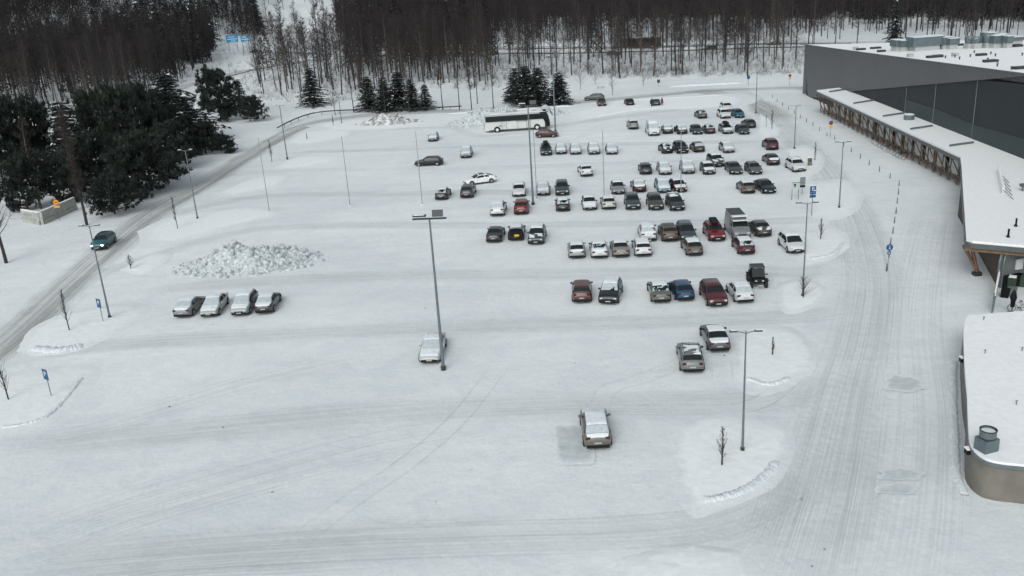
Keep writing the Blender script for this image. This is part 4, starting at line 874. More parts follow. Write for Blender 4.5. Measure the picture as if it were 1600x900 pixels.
# ---------------------------------------------------------------- coaches
def coach(name, label, loc, hd, bodym, L=12.9, near_side=-1, sign=None, snow=True):
    t = thing(name, label, 'bus', (loc[0], loc[1], .03), R(hd)); W = 2.55; H = 3.55; h = L/2
    pr = [(-h+.12, .38), (-h, .7), (-h, 3.1), (-h+.25, H-.1), (-h+.6, H), (h-1.2, H), (h-.65, H-.15), (h-.25, 2.6), (h-.05, 1.4), (h, .8), (h-.1, .36)]
    n = len(pr); mb = MB(); lay = [(-W/2+.13, .97), (-W/2, 1), (W/2, 1), (W/2-.13, .97)]
    lay = [(-W/2+.16, 1.0, H), (-W/2, .995, H-.14), (W/2, .995, H-.14), (W/2-.16, 1.0, H)]
    for yy, k, zt in lay: mb.v += [(p[0]*k, yy, min(p[1], zt)) for p in pr]
    mb.f = [(i*n+j, i*n+(j+1) % n, (i+1)*n+(j+1) % n, (i+1)*n+j) for i in range(3) for j in range(n)]+[tuple(range(n))[::-1], tuple(range(3*n, 4*n))]; mb.m = [0]*len(mb.f)
    mb.build('body', bodym, t)
    for s_ in (-1, 1):
        y = s_*(W/2+.012)
        x0, x1 = -h+.45, h-1.75
        MB().box(((x0+x1)/2-.05, y-.006*s_, 2.62), (x1-x0+.2, .02, 1.06)).build('window_band', MT['black'], t)
        for k in range(6):
            a = lerp(x0, x1, k/6)+.04; b = lerp(x0, x1, (k+1)/6)-.04; MB().box(((a+b)/2, y, 2.62), (b-a, .02, .92)).build('side_window', MT['glass'], t)
        MB().add([(x1, y-.01*s_, 3.12), (h-.72, y-.01*s_, 3.3), (h-.42, y-.01*s_, 2.9), (h-.25, y-.01*s_, 1.9), (h-.9, y-.01*s_, 1.6), (h-1.3, y-.01*s_, 2.05), (x1, y-.01*s_, 2.16)]+[(x1, y+.012*s_, 3.12), (h-.72, y+.012*s_, 3.3), (h-.42, y+.012*s_, 2.9), (h-.25, y+.012*s_, 1.9), (h-.9, y+.012*s_, 1.6), (h-1.3, y+.012*s_, 2.05), (x1, y+.012*s_, 2.16)],
                 [tuple(range(7)), tuple(range(7, 14))[::-1]]+[(i, (i+1) % 7, 7+(i+1) % 7, 7+i) for i in range(7)]).build('driver_window', MT['glass'], t)
        MB().box((-.3, y, 3.1), (L-1.9, .03, .05)).build('roof_trim', MT['darkm'], t)
        lm = MB()
        for q in (-2.95, -2.1, .15, 1.9, 2.6): lm.box((q, y, 1.2), (.05, .012, 1.55))
        lm.box((.2, y, .40), (L-1.5, .015, .16)).build('panel_joint', MT['darkm'], t)
        MB().box((-3.3, y, 1.25), (.3, .03, .16)).build('air_vent', MT['black'], t); MB().box((-2.5, y, 1.3), (.16, .03, .12)).build('door_handle', MT['black'], t)
        for wx in (-3.95, h-2.55):
            MB().disc((wx, s_*(W/2+.006), .52), .62, (0, 1, 0), .02, 22).build('wheel_arch', MT['black'], t)
            o = MB().tube([(0, -.14, 0), (0, .14, 0)], .5, 24).build('wheel', MT['tyre'], t); o.location = (wx, s_*(W/2-.09), .5)
            MB().tube([(0, -.15, 0), (0, .15, 0)], .27, 18).tube([(0, -.16, 0), (0, .16, 0)], .1, 10, 1).build('rim', [MT['white_rim'], MT['darkm']], o)
        MB().tube([(h-.75, s_*1.1, 3.42), (h+.1, s_*1.3, 3.55), (h+.45, s_*1.35, 3.3)], .05, 6).box((h+.48, s_*1.35, 2.95), (.14, .26, .62)).build('wing_mirror', MT['black'], t)
        MB().box((-h-.01, s_*1.05, 1.5), (.04, .25, .6)).build('taillight', MT['tail'], t); MB().box((h-.0, s_*.95, .85), (.08, .4, .2)).build('headlight', MT['lamp'], t)
    MB().add([(h-.62, -1.1, 3.3), (h-.62, 1.1, 3.3), (h+.0, 1.15, 1.3), (h+.0, -1.15, 1.3)]+[(h-.70, -1.1, 3.3), (h-.70, 1.1, 3.3), (h-.10, 1.15, 1.3), (h-.10, -1.15, 1.3)],
             [(0, 3, 2, 1), (4, 5, 6, 7), (0, 1, 5, 4), (1, 2, 6, 5), (2, 3, 7, 6), (3, 0, 4, 7)]).build('windshield', MT['glass'], t)
    MB().box((h+.02, 0, .95), (.06, 2.2, .55)).build('front_mask', MT['black'], t)
    if snow:
        for s_ in (-1, 1):
            y = s_*(W/2+.004); q = [(h-1.9, 2.16), (h-1.2, 2.0), (h-.95, 1.3), (h-.95, .5), (h-.02, .5), (h-.02, 1.4), (h-.22, 2.6), (h-.6, 3.38), (h-1.9, 3.38)]
            MB().add([(a_, y, b_) for a_, b_ in q]+[(a_, y-.02*s_, b_) for a_, b_ in q], [tuple(range(9)), tuple(range(9, 18))[::-1]]+[(i, (i+1) % 9, 9+(i+1) % 9, 9+i) for i in range(9)]).build('front_panel', MT['black'], t)
        MB().box((h-.92, 0, H-.06), (.5, 2.3, .24)).build('roof_cap', MT['black'], t)
    MB().box((-1.0, 0, H+.07), (2.6, 1.7, .16), taper=.85).box((3.6, 0, H+.05), (.9, .8, .1)).build('roof_hatch', MT['plate'], t)
    if snow: MB().box((-.4, 0, H+.02), (L-2.4, 2.1, .05), taper=.98).build('snow_layer', MT['carsnow'], t)
    if sign: text(sign, .36, t, (.9, -W/2-.02, 1.95), (R(90), 0, 0), MT['black'])
    return t
a, b = G(757, 208.5), G(860, 201.5); d = (b-a).normalized(); c = (a+b)/2+Vector((-d.y, d.x, 0))*1.27
coach('coach', 'white long distance coach with dark window band parked by the snow heap', (c.x, c.y), math.degrees(math.atan2(d.y, d.x)), MT['coachw'], sign='K. AUTIONEN')
a, b = G(962, 76), G(1036, 75); d = (b-a).normalized(); c = (a+b)/2+Vector((-d.y, d.x, 0))*1.27
coach('bus', 'long dark red city bus passing on the highway behind the trees', (c.x, c.y), math.degrees(math.atan2(d.y, d.x)), mat('dark_red_paint', (.035, .012, .014), .4), L=15.5, snow=False)

# ---------------------------------------------------------------- people
def person(label, px, py, hd, coat, long_coat=False, reach=False):
    g_ = G(px, py); t = thing('person', label, 'person', (g_.x, g_.y, .03), R(hd)); sk = []; ed = []; ra = []
    def j(p, r, par=None):
        sk.append(p); ra.append(r); i = len(sk)-1
        if par is not None: ed.append((par, i))
        return i
    pel = j((0, 0, .95), .15); ch = j((.02, 0, 1.22), .16, pel); nk = j((.02, 0, 1.48), .08, ch); j((.03, 0, 1.55), .07, nk); hdn = j((.05, 0, 1.66), .105, len(sk)-1); j((.04, 0, 1.74), .085, hdn)
    for s_ in (-1, 1):
        hp = j((0, s_*.1, .88), .10, pel); kn = j((.03, s_*.11, .5), .07, hp); an = j((0, s_*.11, .1), .048, kn); j((.16, s_*.13, .05), .045, an)
        sh = j((.02, s_*.19, 1.42), .075, ch)
        if reach and s_ == 1: el = j((.2, .32, 1.25), .055, sh); wr = j((.42, .34, 1.3), .036, el); dd = Vector((.9, .1, .1)).normalized()
        else: el = j((-.03, s_*.27, 1.15), .055, sh); wr = j((.08, s_*.27, .92), .036, el); dd = Vector((.35, 0, -.93)).normalized()
        W_ = Vector(sk[wr]); pa = j(tuple(W_+dd*.08), .034, wr)
        for k in range(4): f1 = j(tuple(W_+dd*.13+Vector((.0, (k-1.5)*.022, 0))), .009, pa); j(tuple(W_+dd*(.18-.01*abs(k-1.5))+Vector((.02, (k-1.5)*.024, 0))), .008, f1)
        f1 = j(tuple(W_+dd*.06+Vector((.05, 0, .0))), .010, wr); j(tuple(W_+dd*.11+Vector((.07, 0, 0))), .009, f1)
    me = bpy.data.meshes.new('body'); me.from_pydata(sk, ed, []); o = put('body', me, t); md = o.modifiers.new('skin', 'SKIN'); md.use_smooth_shade = True
    for i, v in enumerate(me.skin_vertices[0].data): v.radius = (ra[i], ra[i]); v.use_root = (i == 0)
    o.modifiers.new('sub', 'SUBSURF').levels = 1; me.materials.append(MT['trouser'])
    def ell(name, c, r, m, n=10):
        bm = bmesh.new(); bmesh.ops.create_uvsphere(bm, u_segments=12, v_segments=8, radius=1); mm = bpy.data.meshes.new(name)
        for v in bm.verts: v.co = Vector((v.co.x*r[0]+c[0], v.co.y*r[1]+c[1], v.co.z*r[2]+c[2]))
        bm.to_mesh(mm); bm.free(); mm.materials.append(m); return put(name, mm, t)
    ell('face', (.085, 0, 1.655), (.085, .075, .11), MT['skin']); ell('nose', (.17, 0, 1.645), (.02, .013, .02), MT['skin']); ell('hair', (.03, 0, 1.70), (.115, .115, .115), MT['hair'])
    lo = .55 if long_coat else .84
    MB().tube([(0, 0, lo), (0, 0, 1.0), (.01, 0, 1.25), (.02, 0, 1.42), (.02, 0, 1.52)], [.27 if long_coat else .21, .225, .235, .20, .10], 14).build('coat', coat, t, True)
    for s_ in (-1, 1):
        e = Vector((.2, .32, 1.25)) if (reach and s_ == 1) else Vector((-.03, s_*.27, 1.15)); w_ = Vector((.42, .34, 1.3)) if (reach and s_ == 1) else Vector((.08, s_*.27, .92))
        MB().tube([(.02, s_*.17, 1.43), e, w_], [.09, .075, .055], 10).build('sleeve', coat, t, True)
    return t
person('person in a long wine red coat standing right of the dark car', 1034.5, 165.5, 170, MT['coat_red'], True, True)
person('person in dark clothes standing left of the dark car', 1018, 167.5, 20, MT['coat_dark'], False, True)
# ---------------------------------------------------------------- store
_w0, _w1 = Vector((67.5, 198, 0)), Vector((63.5, 106, 0)); _wd = (_w1-_w0).normalized(); _wn = Vector((_wd.y, -_wd.x, 0)); _wn = _wn if _wn.x < 0 else -_wn
def WP(px, py, off=0.):                   # point on the facade plane
    r = Vector(ray(px, py)); o = Vector((0, 0, CH)); t = ((_w0+_wn*off-o).dot(_wn))/r.dot(_wn); return o+r*t
def slab(poly, n_, th, mi=0, mb=None):     # polygon given thickness th against normal n_
    mb = mb or MB(); k = len(poly); a = [Vector(p) for p in poly]; b = [p-n_*th for p in a]
    return mb.add(a+b, [tuple(range(k)), tuple(range(k, 2*k))[::-1]]+[(i, k+i, k+(i+1) % k, (i+1) % k) for i in range(k)], mi)
def roofz(y): return 10.55+(202.4-y)*.0416
st = thing('store_building', 'big grey store hall with a snowy roof and dark lower wall', 'store', (67.5, 198, 0)); 
ORG = Vector((67.5, 198, 0))
def sub(mb): mb.v = [tuple(Vector(v)-ORG) for v in mb.v]; return mb
rt = WP(1258, 70, .3); ext = .35
TLc = WP(1258, 70, .3); BLc = WP(1262, 150, .3); D1 = WP(1336, 142, .3); D2 = WP(1600, 119, .3); TRc = WP(1600, 115, .3)
def along(y, z, off=.3): t = (y-198)/(106-198); return _w0+(_w1-_w0)*t+_wn*off+Vector((0, 0, z))
far = along(60, 0); S1 = along(60, roofz(60)); 
sub(slab([TLc, along(190, roofz(190)), along(150, roofz(150)), TRc, along(100, roofz(100)), along(98, roofz(98)-.1), D2, WP(1450, 132, .3), D1, along(176, 3.2), along(184, 1.4), along(194, .25), BLc], _wn, .5)).build('upper_wall', MT['facade'], st)
sub(slab([along(200, 0, 0), along(200, 6, 0), along(150, 10.5, 0), along(60, roofz(60)-.05, 0), along(60, 0, 0)], _wn, .4)).build('lower_wall', MT['facade_dark'], st)
RP = [(TLc.x, 202.4), (78, 191), (92, 182), (99, 172), (150, 140), (150, 60), (S1.x, 60), (along(150, 0).x, 150)]
rp = MB().prism([(x+(.75 if i in (0, 6, 7) else .1), y-(.3 if i < 4 else 0)) for i, (x, y) in enumerate(RP)], [roofz(y)-1.2 for x, y in RP], [roofz(y)-.12 for x, y in RP]); sub(rp).build('roof', MT['fascia'], st)
sc_ = MB().prism([(x*.997+.35, y-.2) for x, y in RP], [roofz(y)-.12 for x, y in RP], [roofz(y)+.10 for x, y in RP]); sub(sc_).build('snow_layer', MT['fresh'], st)
sub(slab([Vector((TLc.x+.3, 202.2, 0)), Vector((TLc.x+.3, 202.2, 10.3)), Vector((150, 140, 12.8)), Vector((150, 140, 0))], Vector((.5, .86, 0)), .3)).build('back_wall', MT['facade'], st)
edge = MB()
for a, b in zip([TLc, along(150, roofz(150))], [along(150, roofz(150)), S1]): edge.tube([a+Vector((0, 0, .02)), b+Vector((0, 0, .02))], .11, 6)
sub(edge).build('roof_edge', MT['fascia'], st)
for px in (1417, 1463, 1528): a = WP(px, pl(px, [(1336, 142), (1450, 131), (1600, 117)])+1, .02); b = Vector((a.x, a.y, 4.2)); sub(MB().tube([a, b], .06, 5)).build('panel_joint', MT['galv'], st)
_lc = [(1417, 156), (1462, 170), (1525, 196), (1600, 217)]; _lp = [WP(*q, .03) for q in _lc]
_lp.append(along(60, _lp[-1].z+2.5, .03)); sub(slab(_lp+[Vector((q.x, q.y, 4.0)) for q in _lp[::-1]], _wn, .06)).build('painted_reflection', ribbed('teal_ribbed_reflection', (.026, .042, .045), .7, rough=.5, amt=.4), st)  # reflection on the dark lower wall, put into colour as a paler teal strip
def RF(px, py, dz=0.):                    # point on the sloping roof seen at px,py
    lo = G(px, py, 11); z = 12.
    for _ in range(12): z = roofz(G(px, py, z).y)
    return G(px, py, z+dz)
def unit(px, py, w_, d_, h_, cyl=False, base=True):
    p = RF(px, py); mb = MB(); b = .9 if base else 0
    mb.box((p.x, p.y+d_/2, p.z+b/2), (w_*.8, d_*.8, b+.05), .1) if base else None
    mb2 = MB()
    if cyl: mb2.tube([(p.x, p.y+d_/2, p.z+b), (p.x, p.y+d_/2, p.z+b+h_*.7), (p.x, p.y+d_/2, p.z+b+h_)], [w_*.42, w_*.55, w_*.5], 14)
    else: mb2.box((p.x, p.y+d_/2, p.z+b+h_/2), (w_, d_, h_), .1)
    o = sub(mb2).build('rooftop_unit', MT['unit'], st)
    if base: sub(mb).build('unit_base', MT['plate'], o)
    sub(MB().box((p.x, p.y+d_/2, p.z+b+h_+.05), (w_*.95, d_*.95, .1), .1)).build('snow_layer', MT['carsnow'], o) if not cyl else None
for a in [(1405, 81, 1.6, 2.2, 1.1), (1414, 81, 1.7, 2.4, 1.0), (1449, 80, 5.6, 2.6, 1.5), (1433, 80, 1.0, 2.2, 1.2), (1480, 78, 2.0, 2.2, 1.2), (1490, 78, 1.8, 2., 1.0), (1549, 75, 1.8, 2.4, 1.6), (1559, 76, 1.8, 2.2, 1.2), (1568, 75, 1.4, 2.2, 1.3), (1577, 76, 1.0, 1.5, 1.1), (1588, 72, 2.8, 2., .6)]: unit(*a)
unit(1518, 77, 1.6, 1.8, 1.2, True); unit(1528, 77, 1.7, 1.8, 1.1, True); unit(1546, 76, 1.7, 1.8, 1.5, True)
for px, py, w_ in [(1368, 77, 2.6), (1345, 79, 2.2), (1377, 82, 1.8), (1460, 91, 3.4), (1465, 90, 2.), (1503, 72, 2.4), (1533, 88, 2.), (1547, 98, 2.6), (1590, 74, 2.), (1594, 109, 2.4), (1589, 59+14, 1.6)]:
    p = RF(px, py); sub(MB().box((p.x, p.y, p.z+.25), (w_*.7, .9, .38), .1)).build('roof_light', MT['darkm'], st); 
for px, py in [(1477, 92), (1499, 94), (1516, 90), (1522, 84), (1548, 86), (1555, 89), (1559, 99), (1492, 91), (1422, 90), (1580, 110), (1558, 105), (1597, 88), (1543, 96)]:
    p = RF(px, py); sub(MB().tube([(p.x, p.y, p.z), (p.x, p.y, p.z+.4)], .09, 7).tube([(p.x, p.y, p.z+.4), (p.x, p.y, p.z+.5)], .15, 7)).build('roof_pipe', MT['darkm'], st)
for px, py in [(1337, 78.5), (1422, 90), (1492, 89)]: p = RF(px, py); sub(MB().box((p.x, p.y, p.z+.3), (.8, .8, .6), .1)).build('roof_hatch', MT['plate'], st)

# canopy: one timber and steel roof along the wall
ZC = 4.3
A_, B_, C_, D_, E_ = [G(*p, ZC) for p in [(1275, 142), (1499, 246), (1503, 300), (1508, 378), (1600, 386)]]
B2 = G(1501, 262, ZC); E2 = E_+(E_-D_).normalized()*16
cn = thing('entrance_canopy', 'long snow-covered canopy on crossed timber struts widening at the entrance', 'canopy', (A_.x, A_.y, 0)); O2 = Vector((A_.x, A_.y, 0))
def sub2(mb): mb.v = [tuple(Vector(v)-O2) for v in mb.v]; return mb
wl = lambda y: along(y, 0, .02)
D0 = D_+(C_-D_).normalized()*.5; D1_ = D_+(E_-D_).normalized()*.5
cp = [(p.x, p.y) for p in (A_, B_, B2, C_, D0, D1_, E_, E2)]+[(70, E2.y+6), (wl(75).x-.1, 75), (wl(100).x-.05, 100), (wl(130).x, 130), (wl(177).x, 177.2)]
sub2(MB().prism(cp, ZC-.55, ZC-.12)).build('canopy_frame', MT['fascia'], cn)
cc = Vector((sum(p[0] for p in cp)/len(cp), sum(p[1] for p in cp)/len(cp), 0))
sub2(MB().prism([(p[0]+(.18 if i < 8 else 0), p[1]+(.12 if i < 8 else 0)) for i, p in enumerate(cp)], ZC-.12, ZC+.12)).build('snow_layer', MT['fresh'], cn)
sub2(MB().prism([(p.x+.25, p.y+.3) for p in (D_, E_, E2)]+[(E2.x+.3, E2.y+1.2), (E_.x+.6, E_.y+1.2), (D_.x+1, D_.y+1.4)], ZC-.95, ZC-.56)).build('edge_beam', MT['timberw'], cn)
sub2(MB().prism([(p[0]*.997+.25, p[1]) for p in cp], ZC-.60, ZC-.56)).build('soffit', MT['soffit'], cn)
# crossed struts
nS = 26; du = (B_-A_)/nS; inn = Vector((1.0, .15, 0))
for i in range(nS):
    t0 = A_+du*i; t1 = A_+du*(i+1); top = ZC-.5
    for (p, q) in ((t0, t1), (t1, t0)):
        f = p*0+q+inn*1.25; sub2(MB().tube([(p.x+.15, p.y, top), (f.x, f.y, .05)], .085, 4)).build('strut', MT['timber'], cn)
    if i % 5 == 2: f = t0+inn*1.35; sub2(MB().box((f.x, f.y, 2.0), (.26, .26, 4.0))).build('column', MT['timber'], cn)
    if i % 1 == 0: f = t0+inn*1.25; sub2(MB().box((f.x, f.y, .12), (.4, .3, .22))).build('foot_block', MT['concrete'], cn)
a = A_+inn*1.9; b = B_+inn*1.9
sub2(MB().tube([(a.x, a.y, .5), (b.x, b.y, .5)], .08, 5)).build('kick_rail', MT['timber'], cn)
for i in range(16):                        # pale vertical panels behind the struts
    p = a+(b-a)*(i+.5)/16+inn*.4; 
    if i > 0: sub2(MB().box((p.x, p.y, 2.), (.06, 2.4, 2.6))).build('glass_panel', MT['palepanel'], cn)
# entrance column, wall, pipes
ct, cf = G(1516, 386, ZC-.9), G(1526, 430)
for k in (-.35, .35): sub2(MB().tube([(ct.x+k, ct.y+.5, ZC-.9), (cf.x, cf.y, .4)], .16, 6)).build('strut', MT['timberw'], cn)
sub2(MB().box((cf.x, cf.y, .15), (.7, .6, .35))).build('foot_block', MT['darkm'], cn)
W1, W2 = G(1559, 449), G(1531, 398)
ew = (G(1600, 441)-W1).normalized(); W3 = W1+ew*20
def wall(p, q, z1, m, nm, th=.2):
    d = (q-p).normalized(); n_ = Vector((-d.y, d.x, 0))*th/2; sub2(MB().prism([(v.x, v.y) for v in (p-n_, q-n_, q+n_, p+n_)], 0, z1)).build(nm, m, cn)
wall(W1+Vector((.15, .2, 0)), W2+(W2-W1)*1.5, ZC-.65, mat('brown_brick', (.075, .055, .042), .85, var=.5, scale=6., bump=.3), 'entrance_wall'); wall(W1+ew*.1, W3, ZC-.65, MT['clad'], 'front_wall')
for k in (-.25, .15): sub2(MB().tube([(W1.x+k-.05, W1.y-.3, .1), (W1.x+k-.05, W1.y-.3, 2.6), (W1.x+k+.1, W1.y-.15, 3.2), (W1.x+k+.1, W1.y-.15, ZC-.7)], .09, 8)).build('downpipe', MT['galv'], cn)
q = W1+ew*2.0; sub2(MB().box((q.x, q.y-.22, 2.0), (.8, .12, 1.0), math.atan2(ew.y, ew.x))).build('switch_box', MT['paleg'], cn)
for (u, v) in [((1296, 143), (1322, 139)), ((1334, 161), (1366, 156)), ((1380, 181), (1413, 176)), ((1423, 201), (1457, 196)), ((1484, 227), (1521, 222))]:
    a, b = G(*u, ZC+.3), G(*v, ZC+.3); sub2(MB().tube([a-Vector((0, 0, .25)), a, b], .13, 7)).build('roof_drain_pipe', MT['galv'], cn)
p = G(1420, 188, ZC); sub2(MB().tube([(p.x, p.y, ZC), (p.x, p.y, ZC+.9)], [.75, .8], 12)).build('vent_cowl', MT['unit'], cn); sub2(MB().tube([(p.x, p.y, ZC+.9), (p.x, p.y, ZC+1.05)], [.8, .5], 12)).build('snow_layer', MT['carsnow'], cn)
for px, py in ((1587, 354), (1575, 371)): p = G(px, py, ZC+.1); sub2(MB().tube([(p.x, p.y, ZC+.05), (p.x, p.y, ZC+.9)], .09, 8).tube([(p.x, p.y, ZC+.05), (p.x, p.y, ZC+.3)], [.2, .12], 8)).build('vent_pipe', MT['black'], cn)
a, b = G(1560, 268, ZC+.25), G(1567, 301, ZC+.25); hm = MB()
for k in range(12): p = a+(b-a)*k/11; hm.box((p.x, p.y, ZC+.5), (.25, .08, .85))
hm.tube([a+Vector((0, 0, .5)), b+Vector((0, 0, .5))], .05, 5).tube([a, b], .05, 5); sub2(hm).build('snow_guard_ladder', MT['paleg'], cn)
for k in range(5):
    p = a+(b-a)*(.2+.2*k)+Vector((0, 0, .3)); e = G(1577+k*1.6, 286+k*6.3, ZC+.15); sub2(MB().tube([p, e], .035, 5)).build('stay_cable', MT['galv'], cn)
p = G(1600, 299, ZC+.1); sub2(MB().box((p.x+.3, p.y, ZC+.75), (1.3, .8, .3)).box((p.x-.2, p.y, ZC+.4), (.08, .08, .6)).box((p.x+.7, p.y, ZC+.4), (.08, .08, .6))).build('roof_box_unit', MT['unit'], cn)

# near building
ZN = 2.5
npx = [(1512, 494), (1507, 505), (1505, 520), (1506, 560), (1508, 600), (1511, 650), (1514, 690), (1520, 703), (1530, 713), (1545, 721), (1570, 726), (1600, 729), (1700, 741), (1850, 740), (1850, 470), (1600, 487)]
npw = [G(*p, ZN) for p in npx]; nb_ = thing('beige_annex', 'low beige building with rounded corner and snow-covered flat roof', 'building', (npw[6].x, npw[6].y, 0)); O3 = Vector((npw[6].x, npw[6].y, 0))
def sub3(mb): mb.v = [tuple(Vector(v)-O3) for v in mb.v]; return mb
sm = catmull([Vector((p.x, p.y, 0)) for p in npw[:13]], 4)+[Vector((p.x, p.y, 0)) for p in npw[13:]]; cen = sum(sm, Vector())/len(sm)
def grow(k): return [((p+(p-cen).normalized()*k).x, (p+(p-cen).normalized()*k).y) for p in sm]
sub3(MB().prism(grow(-.22), -.05, ZN-.25)).build('wall', MT['beige'], nb_)
sub3(MB().prism(grow(0), ZN-.25, ZN-.05)).build('roof_edge', MT['galv'], nb_)
sub3(MB().prism(grow(-.06), ZN-.05, ZN+.10)).build('snow_layer', MT['fresh'], nb_)
p = G(1544, 706, ZN+.1); v_ = MB().box((p.x, p.y+.25, ZN+.45), (.95, .85, .85), .3).tube([(p.x, p.y+.25, ZN+.88), (p.x, p.y+.25, ZN+.98)], .30, 16); o = sub3(v_).build('roof_fan', MT['unit'], nb_)
sub3(MB().tube([(p.x, p.y+.25, ZN+.98), (p.x, p.y+.25, ZN+1.4)], .45, 20, cap=False).tube([(p.x, p.y+.25, ZN+1.0), (p.x, p.y+.25, ZN+1.25)], .43, 20)).build('fan_drum', MT['unit'], o)
rg_ = MB(); 
for k in range(24):
    t0, t1 = k*6.283/24, (k+1)*6.283/24; rg_.tube([(p.x+.45*math.cos(t0), p.y+.25+.45*math.sin(t0), ZN+1.4), (p.x+.45*math.cos(t1), p.y+.25+.45*math.sin(t1), ZN+1.4)], .03, 5)
sub3(rg_).build('fan_rim', MT['black'], o); sub3(MB().tube([(p.x, p.y+.25, ZN+1.25), (p.x, p.y+.25, ZN+1.29)], .40, 18)).build('snow_layer', MT['carsnow'], o)
for px, py in ((1503, 563), (1512, 706)): q = G(px, py, 2.05); sub3(MB().box((q.x-.02, q.y, 2.1), (.22, .35, .32)).box((q.x-.02, q.y, 2.29), (.26, .40, .07), 0, 1)).build('wall_lamp', [MT['black'], MT['fresh']], nb_)
q = G(1512, 690, 2.); sub3(MB().tube([(q.x-.03, q.y-.2, .1), (q.x-.03, q.y-.2, 2.2)], .06, 8)).build('downpipe', MT['galv'], nb_)
for px, py in ((1539, 552), (1597, 548), (1588, 632), (1537, 500)): q = G(px, py, ZN+.1); sub3(MB().tube([(q.x, q.y, ZN), (q.x, q.y, ZN+.35)], .035, 6).box((q.x, q.y, ZN+.35), (.14, .08, .04))).build('roof_pipe', MT['galv'], nb_)

# yard between the buildings
def bx(name, label, cat, px, py, parts, rz=0., group=None):
    g_ = G(px, py+(6 if 'bin' in name or 'crate' in name else 0)); t = thing(name, label, cat, (g_.x, g_.y, .03), rz, group)
    for nm, mb, m in parts: mb.build(nm, m, t)
    return t
for px, py, lab, m in [(1572, 443, 'black wheeled bin nearest to the silver downpipes', 'black'), (1580, 445, 'dark green wheeled bin with snow on its lid, second from the downpipes', 'green'), (1587, 440, 'black wheeled bin in the middle of the bins by the corrugated wall', 'black'), (1597, 441, 'dark green wheeled bin cut by the right border', 'green'), (1570, 458, 'open black crate in the snow in front of the bins', 'black'), (1581, 456, 'grey green crate in the snow in front of the bins', 'fence')]:
    cr_ = 'crate' in lab; h_ = .7 if cr_ else 1.1
    pts = [('body', MB().box((0, 0, h_*.45), (.62, .68, h_*.9), taper=1.1), MT[m]), ('lid', MB().box((0, 0, h_*.95), (.72, .78, .1)), MT[m])]
    if 'snow' in lab and not cr_: pts.append(('snow_layer', MB().box((0, 0, h_+.04), (.6, .6, .07)), MT['fresh']))
    if not cr_: pts += [('wheel', MB().tube([(s_*.3, .3, .1), (s_*.36, .3, .1)], .1, 10), MT['tyre']) for s_ in (-1, 1)]
    bx('crate' if cr_ else 'wheeled_bin', lab, 'crate' if cr_ else 'bin', px, py, pts, -.6)
a, b = G(1551, 489), G(1558, 452); d = (b-a); L_ = d.length
t = thing('yard_gate', 'grey green board gate with snow on its top rail beside the annex', 'gate', (a.x, a.y, 0), math.atan2(d.y, d.x))
MB().box((L_/2, 0, .85), (L_, .08, 1.4)).build('gate_panel', MT['fence'], t); MB().box((L_/2, 0, 1.6), (L_, .14, .08)).build('snow_layer', MT['fresh'], t)
for k in (0, L_): MB().box((k, .06, .9), (.1, .1, 1.8)).build('gate_post', MT['galv'], t)
MB().tube([(L_-.1, 0, 1.5), (L_+.5, .1, 2.2), (L_+.9, .1, 2.2), (L_+.4, 0, 1.4)], .06, 6).build('gate_bracket', MT['white'], t)
t = bx('folded_parasol', 'folded black parasol standing in the yard behind the annex', 'parasol', 1580, 492, [('pole', MB().tube([(0, 0, 0), (0, 0, 2.)], .035, 8), MT['black']), ('canopy', MB().tube([(0, 0, .7), (0, 0, 1.3), (0, 0, 1.5), (0, 0, 1.9), (0, 0, 2.3)], [.16, .2, .28, .2, .02], 10), MT['black']), ('base', MB().box((0, 0, .1), (.5, .5, .2)), MT['black'])])
def wheelring(mb, c, r, ax, mi=0, th=.03):
    pr_ = []
    for k in range(17):
        a = k*6.283/16; pr_.append((c[0]+math.cos(a)*r, c[1], c[2]+math.sin(a)*r))
    return mb.tube(pr_, th, 5, mi, cap=False)
def bike(label, x, y, rz, frame_m, group=None):
    t = thing('bicycle', label, 'bicycle', (x, y, .04), rz, group); t.rotation_euler[0] = rs.normal()*.08
    for wx in (-.52, .52):
        w_ = wheelring(MB(), (wx, 0, .34), .32, 1); w_.build('wheel', MT['tyre'], t)
        sp = MB().tube([(wx, -.05, .34), (wx, .05, .34)], .045, 8); wheelring(sp, (wx, 0, .34), .29, 1, 0, .026)
        for k in range(6): a = k*.5236; sp.tube([(wx-math.cos(a)*.29, 0, .34-math.sin(a)*.29), (wx+math.cos(a)*.29, 0, .34+math.sin(a)*.29)], .006, 3)
        sp.build('spokes', MT['paleg'], t)
    MB().tube([(-.52, 0, .34), (-.05, 0, .30), (-.18, 0, .82), (-.52, 0, .34)], .022, 6).tube([(-.05, 0, .3), (.36, 0, .78), (-.16, 0, .74)], .024, 6).tube([(.34, 0, .92), (.52, 0, .34)], .022, 6).build('frame', frame_m, t)
    MB().tube([(.28, -.3, 1.02), (.36, -.1, 1.0), (.36, .1, 1.0), (.28, .3, 1.02)], .018, 6).tube([(.34, 0, .9), (.36, 0, 1.0)], .02, 6).build('handlebar', MT['darkm'], t)
    MB().box((-.2, 0, .90), (.26, .15, .06), taper=.8).tube([(-.18, 0, .8), (-.19, 0, .9)], .016, 6).build('saddle', MT['black'], t)
    MB().box((-.08, 0, .3), (.18, .3, .03)).build('pedals', MT['darkm'], t)
    return t
for i, (px, py) in enumerate([(1370, 221), (1374, 224), (1379, 227), (1384, 229), (1388, 232), (1393, 235), (1398, 237), (1403, 240), (1408, 243), (1412, 245), (1417, 247), (1386, 225), (1396, 231), (1408, 236)]):
    g_ = G(px, py+3); bike('bicycle parked in the crowded rack under the timber struts', g_.x-.1, g_.y, math.pi+rs.normal()*.12+.15, [MT['black'], MT['darkm'], MT['red'], MT['galv']][i % 4], 'bicycles in the rack under the canopy')
